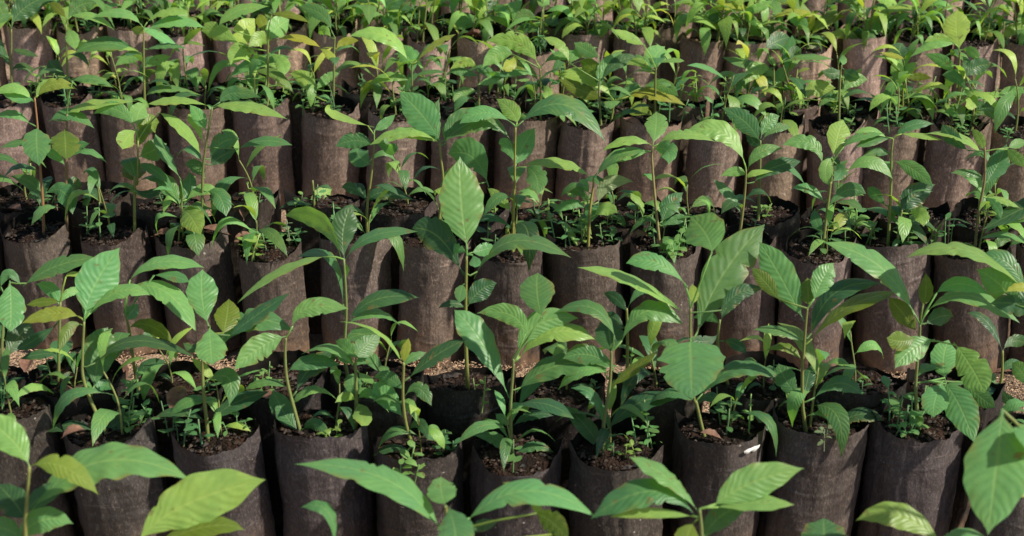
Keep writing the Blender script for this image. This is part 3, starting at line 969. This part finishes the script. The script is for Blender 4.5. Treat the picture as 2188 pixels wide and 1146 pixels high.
H('Cf', 'seedling with large pale-ribbed leaf over yellow leaf', 'F1155,235 b1218,520 b1215,420', '''
b1200,395 1080,260 880,255 115 l
b1060,340 960,330 860,415 100 b
b1050,340 1040,390 980,420 75 y
b1230,400 1330,340 1490,350 55 m
b1210,510 1120,410 1000,420 55 o
b1190,470 1100,440 1000,470 40 b
b1220,520 1260,560 1250,620 60 l''')
H('Cf', 'seedling with long ribbed leaf pointing left', 'F1305,250 b1660,680 b1670,620', '''
b1660,610 1510,470 1310,465 85 l
b1600,600 1480,560 1320,480 90 o
b1740,600 1900,570 2110,650 70 y
b1840,810 1830,700 1850,610 140 o
b1830,540 1950,520 2060,590 80 b
b1680,640 1760,560 1850,550 70 m
b1680,610 1640,560 1590,540 70 k''')
H('Cf', 'seedling with backlit olive leaf and narrow dark one', 'F1285,230 b1575,560 b1580,500', '''
b1580,505 1540,430 1460,370 100 o
b1590,500 1680,390 1810,350 75 k
b1390,400 1350,290 1230,230 60 l
b1400,400 1440,330 1570,290 60 b
b1580,500 1600,430 1720,310 90 b
b1580,350 1500,310 1420,260 90 m''')
H('Cf', 'seedling with folded pale leaf above weeds', 'F1400,235 b1920,490 b1925,420', '''
b1930,425 1920,350 1980,285 150 b
b1900,430 1820,380 1740,400 50 l
b1940,390 2020,370 2100,375 30 b
b1920,430 1860,400 1800,330 60 b
b1860,280 1760,230 1660,180 60 l''')
H('Df', 'seedling with tall ribbed leaf leaning right', 'F1855,100 c1120,400 c1125,330', '''
c1130,335 1180,210 1310,100 190 b
c1100,275 1000,210 895,225 65 l
c1150,330 1250,325 1370,360 35 y
c1130,130 1090,60 1030,-10 45 l
c1150,120 1290,55 1460,55 50 l
c1120,380 1040,350 960,330 40 b
c1110,280 1060,230 1000,210 80 o''')
H('Cb', 'seedling with one broad upright yellow-green leaf', 'F2047,210 c1695,400 c1697,310', '''
c1697,320 1680,190 1680,60 160 l
c1670,265 1570,235 1480,260 60 l
c1680,275 1540,270 1390,355 60 b
c1710,310 1760,310 1820,370 60 b
c1660,450 1600,380 1480,330 75 b
c1730,570 1680,470 1590,460 75 m
c1700,340 1740,380 1720,440 50 k''')
H('Cb', 'seedling with fan leaf and folded lower leaf', 'F1930,210 c1350,550 c1370,480', '''
c1350,370 1330,310 1350,265 140 k
c1360,510 1330,430 1350,350 110 b
c1360,480 1440,470 1530,480 50 o
c1200,320 1290,340 1360,360 30 y
c1350,490 1380,430 1440,380 60 b''')
H('Df', 'seedling with two arching olive leaves and upright bud', 'F1725,105 c770,300 c770,230', '''
c770,230 730,140 635,105 75 b
c790,225 870,130 1005,100 75 o
c780,210 790,130 800,60 40 y
c770,300 830,260 890,210 80 o''')
H('Df', 'seedling with a drooping yellow leaf and heart leaf', 'F1630,105 c490,270 c485,200', '''
c470,140 340,40 170,70 50 y
c520,130 660,75 820,100 42 y
c490,240 440,170 400,140 80 b
c490,240 530,190 555,150 80 k
c480,190 420,120 390,140 60 b''')
H('Df', 'thin seedling with narrow yellow leaf', 'F1585,100 c360,200 c370,60', '''
c300,190 220,160 120,175 42 y
c150,150 190,110 270,80 50 k
c370,60 460,50 560,0 60 b
c360,50 350,10 330,-30 60 l''')
H('Cb', 'seedling with pale crossed leaves in mid band', 'F1655,205 c560,500 c560,410', '''
c550,425 450,430 385,520 100 l
c570,410 720,350 925,365 38 m
c570,410 545,370 525,330 38 l
c570,520 600,470 640,410 80 b
c500,300 580,250 660,230 110 k
c540,420 430,400 240,350 50 m
c620,370 680,330 720,340 90 k''')
H('Cf', 'seedling with dark winged leaf pair', 'F1793,225 c965,500 c975,400', '''
c970,425 920,450 850,430 70 k
c985,420 1030,460 1090,475 80 k
c980,580 1040,500 1135,490 80 b
c780,620 800,550 940,540 105 l
c975,400 985,370 975,335 40 b''')
H('Cf', 'seedling with long dark leaf and drooping light leaf', 'F2078,250 c1785,650 c1795,590', '''
c1795,720 1880,660 2015,650 85 k
c1740,560 1680,480 1590,460 70 m
c1790,570 1770,630 1730,650 80 l
c1920,600 2010,560 2110,570 65 b
c1730,480 1800,410 1910,400 100 k
c1760,740 1680,690 1600,690 60 b''')
H('Df', 'seedling at the right edge with pale curved leaf', 'F2140,95 c1945,400 c1945,290', '''
c1960,290 2010,190 2110,175 75 l
c1900,285 2000,300 2110,380 45 l
c1925,280 1850,200 1760,200 55 y
c1940,380 2020,370 2110,410 50 b
c1940,480 2010,510 2110,500 40 m''')
H('Df', 'dark leafy seedling under the top edge', 'F800,90 b220,120 b230,10', '''
b235,70 150,50 75,90 50 b
b240,60 340,40 470,90 70 m
b230,40 160,-20 60,-10 90 k
b240,30 330,-20 430,0 90 k
b230,120 320,110 370,150 80 m
b230,100 280,130 290,170 60 b''')
H('Df', 'seedling with dark V of upright leaves', 'F1036,95 b880,150 b875,80', '''
b880,90 840,20 800,-40 90 m
b880,90 920,30 940,-30 50 k
b900,60 980,70 1020,190 75 b
b880,130 740,130 640,150 100 b
b870,180 800,130 700,110 60 k
b690,300 600,290 690,220 90 l''')
H('Df', 'seedling with red-tipped bent leaf', 'F1155,105 b1215,200 b1230,60', '''
b1240,50 1240,10 1280,-20 90 b
b1200,120 1120,90 1060,120 70 m
b1220,200 1140,170 1060,190 60 m
b1220,140 1280,130 1330,150 60 k''')
H('Df', 'seedling with arched yellow-green hood leaf', 'F1270,100 b1550,120 b1545,60', '''
b1550,60 1480,40 1395,100 60 l
b1550,100 1600,180 1450,240 60 b
b1560,20 1500,-10 1430,0 60 b
b1660,230 1560,190 1670,150 60 l''')


# ------------------------------------------------------------------ grown seedlings for the other bags
def grow_variant(k):
    r = random.Random(900 + k)
    root = empty('seedling', (0, 0, 0)); H = r.uniform(.07, .135)
    lean = r.uniform(-.18, .18), r.uniform(-.18, .18)
    P = [Vector((lean[0] * H * t * t + .003 * math.sin(5 * t + k), lean[1] * H * t * t, H * t - .004)) for t in [i / 8 for i in range(9)]]
    v, f = tube(P, [.0021 - .0009 * i / 8 for i in range(9)]); link_mesh('stem', v, f, M_STEM, root, color=(.20, .25, .07))
    n = r.choice([6, 7, 7, 8]); az = r.uniform(0, 6.28)
    for i in range(n):
        t = .14 + .86 * (i + .6) / n if i < n - 1 else 1.0
        az += 2.4 + r.uniform(-.5, .5)
        q = t * 8; i0 = min(7, int(q)); B = P[i0].lerp(P[i0 + 1], q - i0)
        L = r.uniform(.075, .125) * (.65 + .5 * math.sin(3.1416 * min(1, t * .9))) * (.6 if i == 0 else 1)
        el = r.uniform(.15, .7) + (.5 if i >= n - 2 else 0); droop = r.uniform(.5, 1.35) - (.3 if i >= n - 2 else 0)
        d = Vector((math.cos(az), math.sin(az), 0))
        Mid = B + d * (L * .5 * math.cos(el)) + Vector((0, 0, L * .5 * math.sin(el)))
        e2 = el - droop * 1.3
        Tip = Mid + d * (L * .5 * math.cos(e2)) + Vector((0, 0, L * .5 * math.sin(e2)))
        S, T = bez(B, Mid, Tip); side0 = Vector((0, 0, 1)).cross(d).normalized(); roll = r.uniform(-.45, .45)
        def side(t_, s0=side0, ro=roll, T=T):
            nn = T(t_).cross(s0).normalized()
            return s0 * math.cos(ro) + nn * math.sin(ro)
        def nrm(t_, T=T, sd=side):
            nn = T(t_).cross(sd(t_)).normalized(); return nn
        sgn = 1 if nrm(.5).z > 0 else -1
        v, f, uv = leaf_geo(S, T, side, lambda t_: nrm(t_) * sgn, L * r.uniform(.16, .27), r.choice(['e', 'o', 'n', 'e']), r, nu=14, nv=2)
        if side(.5).cross(T(.5)).dot(nrm(.5) * sgn) < 0: f = [tuple(reversed(q)) for q in f]
        c = COL[r.choice('mmmbbblk' if i < n - 1 else 'llb')]
        link_mesh('leaf', v, f, M_LEAF, root, uvs=uv, color=vary(c, r))
    return root
NV = 18
GV = [grow_variant(k) for k in range(NV)]; G_USED = [False] * NV
TINTS = [('dark green', (.85, .88, .85)), ('mid green', (1, 1, 1)), ('pale yellow-green', (1.95, 1.45, 1.0)), ('bright green', (1.45, 1.3, 1.05))]
def place_grown(code, bag, r, dx=0, dy=0, s=None, tint=None):
    _, px, bo, x, y, dz = bag
    k = r.randrange(NV); o = GV[k] if not G_USED[k] else copy_tree(GV[k]); G_USED[k] = True
    zs = soil_z() * (HB + dz) / HB
    s = s or r.uniform(.8, 1.15)
    o.location = (x + dx, y + dy, zs - .004); o.rotation_euler = (r.uniform(-.06, .06), r.uniform(-.06, .06), r.uniform(0, 6.28)); o.scale = (s,) * 3
    tn, tc = tint or r.choice(TINTS)
    for ch in o.children:
        if ch.name.startswith('leaf'):
            a = r.uniform(.85, 1.15); ch.color = tuple(min(.6, ch.color[i] * tc[i] * a) for i in range(3)) + (1,)
    nl = sum(ch.name.startswith('leaf') for ch in o.children)
    size = 'short' if s < .85 else ('tall' if s > 1.05 else 'slim')
    SEED.append((code, proj(Vector(o.location))[0], o, '%s %s seedling with %s leaves' % (size, tn, {5: 'five', 6: 'six', 7: 'seven', 8: 'eight'}.get(nl, 'several'))))
hand_xy = [(s[0], s[2].location.x, s[2].location.y) for s in SEED]
for b in BAGS:
    code, px, bo, x, y, dz = b
    r = random.Random(int(px * 7) + ord(code[0]) * 31 + ord(code[1]))
    taken = sum(1 for c, hx, hy in hand_xy if c == code and abs(hx - x) < .5 * U)
    row = code[0]
    if row == 'Z': continue
    if row in 'AB' and r.random() < .35 and code[1] == 'b': continue
    if row in 'AB':
        if taken: 
            if r.random() < (.2 if row == 'A' else .3): continue
        place_grown(code, b, r, r.uniform(-.02, .02), r.uniform(-.015, .02), s=r.uniform(.5, .85), tint=TINTS[r.choice([0, 1, 3])])
    elif row == 'C':
        if taken and code[1] == 'f' and r.random() < .5: continue
        place_grown(code, b, r, r.uniform(-.02, .02), r.uniform(-.02, .02), s=r.uniform(.6, .95))
        if code[1] == 'b': place_grown(code, b, r, r.uniform(-.03, .03), r.uniform(-.03, .03), s=r.uniform(.6, .9))
    else:
        if row == 'E' and r.random() < (.62 if px > 950 else .35): continue
        if not taken or r.random() < .6: place_grown(code, b, r, r.uniform(-.015, .015), r.uniform(-.02, .02), s=r.uniform(.85, 1.15), tint=TINTS[r.choice([1, 2, 2, 3, 3])])
        for _q in range(2 if row == 'D' and code[1] == 'f' else (1 if row == 'D' or px < 950 else 0)): place_grown(code, b, r, r.uniform(-.03, .03), r.uniform(-.03, .03), s=r.uniform(.65, 1.0), tint=TINTS[r.choice([1, 2, 2, 3, 0])])

# ------------------------------------------------------------------ small round-leaved weeds
def weed_variant(k):
    r = random.Random(400 + k); V, Fc, UV, MI = [], [], [], []
    for sp in range(r.choice([1, 2, 3, 3])):
        b = Vector((r.uniform(-.018, .018), r.uniform(-.018, .018), 0)) if sp else Vector((0, 0, 0)); h = r.uniform(.014, .042)
        top = b + Vector((r.uniform(-.008, .008), r.uniform(-.008, .008), h))
        i0 = len(V); v, f = tube([b - Vector((0, 0, .003)), (b + top) * .5 + Vector((.001, 0, 0)), top], [.0009, .0008, .0006], 5)
        V += v; UV += [(0, .5)] * len(v); Fc += [tuple(i0 + q for q in t) for t in f]; MI += [1] * len(f)
        az = r.uniform(0, 6.28); n = r.choice([3, 4, 4, 5])
        for i in range(n):
            az += 1.9 + r.uniform(-.4, .4); L = r.uniform(.007, .019); B = b.lerp(top, .3 + .7 * i / n)
            d = Vector((math.cos(az), math.sin(az), 0)); el = r.uniform(0, .8)
            Mid = B + d * L * .5 * math.cos(el) + Vector((0, 0, L * .5 * math.sin(el))); Tip = Mid + d * L * .5 + Vector((0, 0, L * r.uniform(-.2, .2)))
            S, T = bez(B, Mid, Tip); s0 = Vector((0, 0, 1)).cross(d)
            v, f, uv = leaf_geo(S, T, lambda t_: s0, lambda t_: T(t_).cross(s0).normalized() * (1 if T(t_).cross(s0).z > 0 else -1), L * r.uniform(.34, .62), 'r', r, nu=7, nv=1)
            if s0.cross(T(.5)).z < 0: f = [tuple(reversed(q)) for q in f]
            i0 = len(V); V += v; UV += uv; Fc += [tuple(i0 + q for q in t) for t in f]; MI += [0] * len(f)
    return link_mesh('weed', V, Fc, [M_LEAF, M_STEM], None, uvs=UV, midx=MI, color=COL['b'])
WV = [weed_variant(k) for k in range(10)]; W_USED = [False] * 10
WEEDS = []
def place_weed(code, x, y, z, r, s, col, nm):
    k = r.randrange(10); o = WV[k] if not W_USED[k] else WV[k].copy()
    if W_USED[k]: C.objects.link(o)
    W_USED[k] = True
    o.location = (x, y, z); o.rotation_euler = (0, 0, r.uniform(0, 6.28)); o.scale = (s,) * 3; o.color = (*vary(col, r), 1)
    WEEDS.append((code, proj(Vector((x, y, z)))[0], o, nm))
HANDW = '''Af F375,940 1.0 m|Af F507,922 .7 b|Af F950,950 1.1 m|Af F970,975 1.1 m|Af F1410,930 1.4 b|Af F1395,960 1.0 b|Af F1540,905 1.2 m|Af F1915,915 1.2 b|Af F1940,930 .9 b|Af F340,905 .8 b|Af F1755,950 .8 g|Af F715,940 .8 l
Bf F545,545 1.7 l|Bf F590,535 1.3 b|Bf F620,525 1.1 g|Bf F1220,525 1.3 b|Bf F1265,500 1.6 l|Bf F1290,525 1.1 m|Bf F1240,470 1.4 l|Bf F1400,530 1.3 b|Bf F1440,545 1.3 b|Bf F1375,500 1.2 m|Bf F1460,530 1.1 b|Bf F1165,500 1.2 l|Bf F1820,500 1.6 l|Bf F1870,510 1.4 l|Bf F2010,520 1.1 b|Bf F100,490 1.1 m|Bf F395,505 1.0 y|Bf F190,500 1.0 m
Cf F560,200 1.9 l|Cf F590,205 1.5 l|Cf F1550,250 1.3 l|Cf F1570,215 1.7 l|Cf F1690,245 1.6 l|Cf F1700,220 1.5 y|Cf F1775,250 1.6 l|Cf F1800,225 1.6 l|Cf F1880,240 1.8 l|Cf F1900,250 1.6 l|Cf F2000,230 1.9 l|Cf F2020,250 1.6 l|Cf F2145,255 1.5 l|Cf F1280,250 1.3 m|Cf F1100,215 1.5 l|Cf F1130,235 1.4 b|Cf F880,235 1.3 m|Cf F640,235 1.3 b|Cf F200,220 1.4 m|Cf F330,190 1.4 b
Cb F1460,190 1.5 l|Cb F1500,215 1.4 l|Cb F1620,200 1.5 b|Cb F1720,205 1.5 l|Cb F1950,205 1.5 l|Cb F2080,215 1.5 b
Df F1160,95 1.5 l|Df F1190,80 1.5 b|Df F2110,55 1.7 l|Df F2140,70 1.5 l|Df F2090,65 1.3 b|Df F820,60 1.4 b|Df F700,50 1.4 b|Df F80,55 1.3 m'''
for ent in HANDW.replace('\n', '|').split('|'):
    code, p, s, c = ent.split(); p = p[1:].split(','); r = random.Random(hash(0) + int(float(p[0])) * 3 + int(float(p[1])))
    yc, x = line_y(code, float(p[0])); zs, bag = soil_height(code, x)
    q = on_z(float(p[0]), float(p[1]), zs); q.y = min(max(q.y, bag[4] - .42 * U), bag[4] + 1.2 * U)
    ok = min(BAGS, key=lambda b: (b[3] - q.x) ** 2 + (b[4] - q.y) ** 2); d = Vector((q.x - ok[3], q.y - ok[4], 0))
    if d.length > .4 * U: d *= .4 * U / d.length
    place_weed(ok[0], ok[3] + d.x, ok[4] + d.y, soil_z() * (HB + ok[5]) / HB, r, float(s), COL[c], {'l': 'pale green', 'b': 'bright green', 'm': 'dull green', 'g': 'greyish', 'y': 'yellowish'}[c])
for b in BAGS:
    code, px, bo, x, y, dz = b; r = random.Random(int(px * 3) + 77 + ord(code[0]) * 5 + ord(code[1]))
    if code[0] == 'Z': continue
    n = {'A': 2, 'B': 2, 'C': 2, 'D': 2, 'E': 1}[code[0]]
    for _ in range(n):
        if r.random() < .35: continue
        a = r.uniform(0, 6.28); q = r.uniform(.1, .4) * U
        cn, cc = r.choice([('dull green', 'm'), ('bright green', 'b'), ('bright green', 'b'), ('pale green', 'l')] if code[0] in 'CDE' else [('dull green', 'm'), ('bright green', 'b'), ('pale green', 'l')])
        place_weed(code, x + q * math.cos(a), y + q * math.sin(a), soil_z() * (HB + dz) / HB, r, r.uniform(.8, 1.5), COL[cc], cn)

# ------------------------------------------------------------------ fallen dry leaves on the soil
DRY = []
def place_dry(code, px, py, s, seed):
    r = random.Random(seed); yc, x = line_y(code, px); zs, bag = soil_height(code, x); q = on_z(px, py, zs + .006)
    ok = min(BAGS, key=lambda b: (b[3] - q.x) ** 2 + (b[4] - q.y) ** 2)
    d = Vector((q.x - ok[3], q.y - ok[4], 0))
    if d.length > .36 * U: d *= .36 * U / d.length
    pos = Vector((ok[3] + d.x, ok[4] + d.y, soil_z() * (HB + ok[5]) / HB + .004)); L = .028 * s; az = r.uniform(0, 6.28); dd = Vector((math.cos(az), math.sin(az), 0)); s0 = Vector((0, 0, 1)).cross(dd)
    S, T = bez(-dd * L * .5, Vector((0, 0, L * r.uniform(.1, .3))), dd * L * .5 + Vector((0, 0, L * r.uniform(0, .4))))
    v, f, uv = leaf_geo(S, T, lambda t: s0, lambda t: T(t).cross(s0).normalized(), L * .55, 'e', r, nu=12, nv=2, fold=r.uniform(.5, 1.1))
    o = link_mesh('dry_leaf', v, f, M_DRY, None, uvs=uv); o.location = pos
    DRY.append((ok[0], proj(pos)[0], o, ''))
for i, (c, x, y, s) in enumerate([('Bb', 480, 490, 1.6), ('Bb', 530, 470, 1.5), ('Bf', 345, 505, 1.3), ('Bb', 180, 440, 1.3), ('Bb', 25, 455, 1.5), ('Bf', 500, 520, 1.4), ('Bb', 1045, 490, 1.2), ('Bb', 1340, 505, 1.3), ('Bf', 2130, 520, 1.3), ('Ab', 380, 865, 1.5), ('Ab', 160, 850, 1.4), ('Af', 1520, 935, .9), ('Cb', 1170, 225, 1.3), ('Cf', 1350, 270, 1.4), ('Df', 1000, 95, 1.6), ('Df', 1480, 100, 1.4), ('Af', 150, 930, 1.0), ('Cf', 1575, 280, 1.4), ('Cf', 2110, 290, 1.4), ('Bb', 1760, 490, 1.3), ('Ab', 560, 860, 1.2)]):
    place_dry(c, x, y, s, 50 + i)

PATHL = []
for i, (px, py) in enumerate([(262, 800), (395, 796), (640, 800), (905, 803), (1190, 790), (1450, 800), (1650, 805), (1800, 800), (2140, 800), (1640, 492), (1720, 486), (60, 785)]):
    r = random.Random(i + 300); pos = on_z(px, py, .012); L = r.uniform(.025, .05); az = r.uniform(0, 6.28); dd = Vector((math.cos(az), math.sin(az), 0)); s0 = Vector((0, 0, 1)).cross(dd)
    S, T = bez(-dd * L * .5, Vector((0, 0, L * r.uniform(.1, .3))), dd * L * .5 + Vector((0, 0, L * r.uniform(0, .3))))
    v, f, uv = leaf_geo(S, T, lambda t: s0, lambda t: T(t).cross(s0).normalized(), L * .45, 'e', r, nu=12, nv=2, fold=r.uniform(.4, 1.0))
    o = link_mesh('dry_leaf', v, f, M_DRY, None, uvs=uv); o.location = pos; PATHL.append(('p1' if py > 600 else 'p2', px, o))

def white_scrap():
    m, nt = new_mat('white plastic'); g = NT(nt); tc = g.n('ShaderNodeTexCoord'); p = g.n('ShaderNodeBsdfPrincipled')
    g.l(g.ramp(g.noise(tc.outputs['Object'], 200, 2), [(.3, (.55, .53, .50)), (.6, (.80, .79, .76))]), p.inputs['Base Color']); p.inputs['Roughness'].default_value = .35
    out = g.n('ShaderNodeOutputMaterial'); g.l(p.outputs[0], out.inputs[0])
    b = min((b for b in BAGS if b[0] == 'Af'), key=lambda b: abs(b[1] - 1536)); x0, y0, z0 = b[3], b[4], HB + b[5]
    vs, fs = [], []
    for i in range(15):
        t = i / 14; a = -1.15 + .48 * t; q = .462 * U * b[2].scale.x + .0008 * math.sin(9 * t); h = .0062 * (math.sin(3.14 * min(1, .08 + t * .9)) ** .6) * (1 + .3 * math.sin(11 * t))
        for k in range(4): vs.append((x0 + (q + .0012 * math.sin(3.1 * k / 3)) * math.cos(a), y0 + (q + .0012 * math.sin(3.1 * k / 3)) * math.sin(a), z0 + .0022 + h * (k / 3 - .6) + .0007 * math.sin(7 * t)))
    for i in range(14):
        for k in range(3): c = i * 4 + k; fs.append((c, c + 4, c + 5, c + 1))
    o = link_mesh('plastic_scrap', vs, fs, m); tag(o, 'small crumpled white plastic scrap stuck on the rim of a dark front bag', 'scrap')
white_scrap()

# ------------------------------------------------------------------ labels
def label_list(lst, cat, group, fmt):
    by = {}
    for it in lst: by.setdefault(it[0], []).append(it)
    for code, its in by.items():
        its.sort(key=lambda t: t[1])
        vis = [t for t in its if -50 < t[1] < 2238]; lo = [t for t in its if t[1] <= -50]; hi = [t for t in its if t[1] >= 2238]
        n = len(vis)
        for t in its:
            if t in vis:
                i = vis.index(t)
                pos = (NTH[i] + ' from left') if i <= n / 2 else ((NTH[n - 1 - i] + ' from right') if n - 1 - i else 'last at right')
                if i == 0: pos = 'first at left'
            elif t in lo: pos = NTH[lo.index(t)] + ' past the left edge'
            else: pos = NTH[hi.index(t)] + ' past the right edge'
            d = t[3] if len(t) > 3 and isinstance(t[3], str) else ''
            s = fmt(code, d, pos)
            if len(s.split()) > 16: s = '%s, %s of %s' % (d, LN[code[1]], ROWN[code[0]])
            if len(s.split()) > 16: s = '%s, %s' % (d, ROWN[code[0]])
            w = s.split()
            tag(t[2], ' '.join(w[:16]), cat, group)
filmd = {'Z': 'dark grey', 'A': 'dark grey', 'B': 'grey-brown', 'C': 'dusty brown', 'D': 'dusty brown', 'E': 'sunlit brown'}
label_list([(b[0], b[1], b[2]) for b in BAGS], 'grow bag', 'soil-filled polythene grow bags standing in double rows', lambda c, d, p: '%s grow bag, %s, %s of %s' % (filmd[c[0]], p, LN[c[1]], ROWN[c[0]]))
label_list(SEED, 'seedling', 'broad-leaved tree seedlings growing in the bags', lambda c, d, p: '%s, %s, %s of %s' % (d, p, LN[c[1]], ROWN[c[0]]))
label_list(WEEDS, 'weed', 'small round-leaved weeds on the bag soil', lambda c, d, p: 'tiny %s weed, %s on soil, %s of %s' % (d, p, LN[c[1]], ROWN[c[0]]))
label_list(DRY, 'dry leaf', 'curled dry leaves lying on the soil', lambda c, d, p: 'curled brown dead leaf, %s on soil, %s of %s' % (p, LN[c[1]], ROWN[c[0]]))

label_list(PATHL, 'dry leaf', 'dead leaves on the husk path', lambda c, d, p: 'dead brown leaf, %s on the husk strip %s' % (p, 'in front of second row' if c == 'p1' else 'in front of third row'))

# ------------------------------------------------------------------ ground and husk litter
def ground():
    xs = sorted(set([-60, -20, -6, 6, 20, 60] + [round(-2.6 + .04 * i, 3) for i in range(131)])); ys = sorted(set([-60, -20, -3, 20, 60] + [round(.2 + .04 * i, 3) for i in range(100)]))
    vs = [(x, y, .006 * noise.noise(Vector((x * 9, y * 9, 0))) - .003) for y in ys for x in xs]; nx = len(xs)
    fs = [(j * nx + i, j * nx + i + 1, (j + 1) * nx + i + 1, (j + 1) * nx + i) for j in range(len(ys) - 1) for i in range(nx - 1)]
    o = link_mesh('ground', vs, fs, M_GROUND); o['kind'] = 'structure'; o['label'] = 'pale sandy ground between the rows of bags'
ground()
def husks():
    r = random.Random(3); vs, fs = [], []
    for c0, c1, n in (('Ab', 'Bf', 22000), ('Bb', 'Cf', 12000), ('Cb', 'Df', 4000)):
        for _ in range(n):
            x = r.uniform(-1.15, 1.15) * (1 if c0 == 'Ab' else 1.3 if c0 == 'Bb' else 1.6)
            ya = LINES[c0](x) + 2 * RB; yb = LINES[c1](x); y = ya + (yb - ya) * (1 - abs(r.gauss(0, .3))); y = max(y, ya + .01)
            L = r.uniform(.0015, .0034); w = L * r.uniform(.28, .45); a = r.uniform(0, 6.28); t = r.uniform(-.5, .5)
            dx, dy, dz = math.cos(a) * L, math.sin(a) * L, t * L; px_, py_ = -math.sin(a) * w, math.cos(a) * w
            z = r.uniform(.0, .010) + .003; i0 = len(vs)
            vs += [(x + dx, y + dy, z + dz), (x - dx, y - dy, z - dz), (x + px_, y + py_, z), (x - px_, y - py_, z), (x, y, z + w), (x, y, z - w)]
            fs += [tuple(i0 + q for q in t3) for t3 in ((0, 2, 4), (2, 1, 4), (1, 3, 4), (3, 0, 4), (2, 0, 5), (1, 2, 5), (3, 1, 5), (0, 3, 5))]
    o = link_mesh('husk_litter', vs, fs, M_HUSK, smooth=False); tag(o, 'loose layer of pale rice husks lying between the bag rows', 'litter', None, 'stuff')
husks()

# ------------------------------------------------------------------ light, world, camera
SAZ, SEL = R(109), R(45)          # from +Y clockwise (towards +X)
sd = Vector((math.sin(SAZ) * math.cos(SEL), math.cos(SAZ) * math.cos(SEL), math.sin(SEL)))
sl = bpy.data.lights.new('sun', 'SUN'); sl.energy = 6.1; sl.angle = R(1.8); sl.color = (1, .92, .79)
so = bpy.data.objects.new('sun', sl); C.objects.link(so); so.rotation_euler = (-sd).to_track_quat('-Z', 'Y').to_euler()
w = bpy.data.worlds.new('World'); sc.world = w; w.use_nodes = True; nt = w.node_tree
bg = nt.nodes['Background']; sky = nt.nodes.new('ShaderNodeTexSky'); sky.sky_type = 'NISHITA'; sky.sun_disc = False
sky.sun_elevation = SEL; sky.sun_rotation = SAZ; nt.links.new(sky.outputs[0], bg.inputs[0]); bg.inputs[1].default_value = .105
cd = bpy.data.cameras.new('camera'); co = bpy.data.objects.new('camera', cd); C.objects.link(co)
co.location = CAM; co.rotation_euler = (math.pi / 2 - TH, 0, 0); cd.sensor_width = 36; cd.lens = 36 * F / 2188; cd.clip_end = 500; cd.clip_start = .02
cd.dof.use_dof = True; cd.dof.focus_distance = 2.0; cd.dof.aperture_fstop = 10
sc.camera = co
sc.view_settings.view_transform = 'Standard'; sc.view_settings.look = 'None'; sc.view_settings.exposure = 0
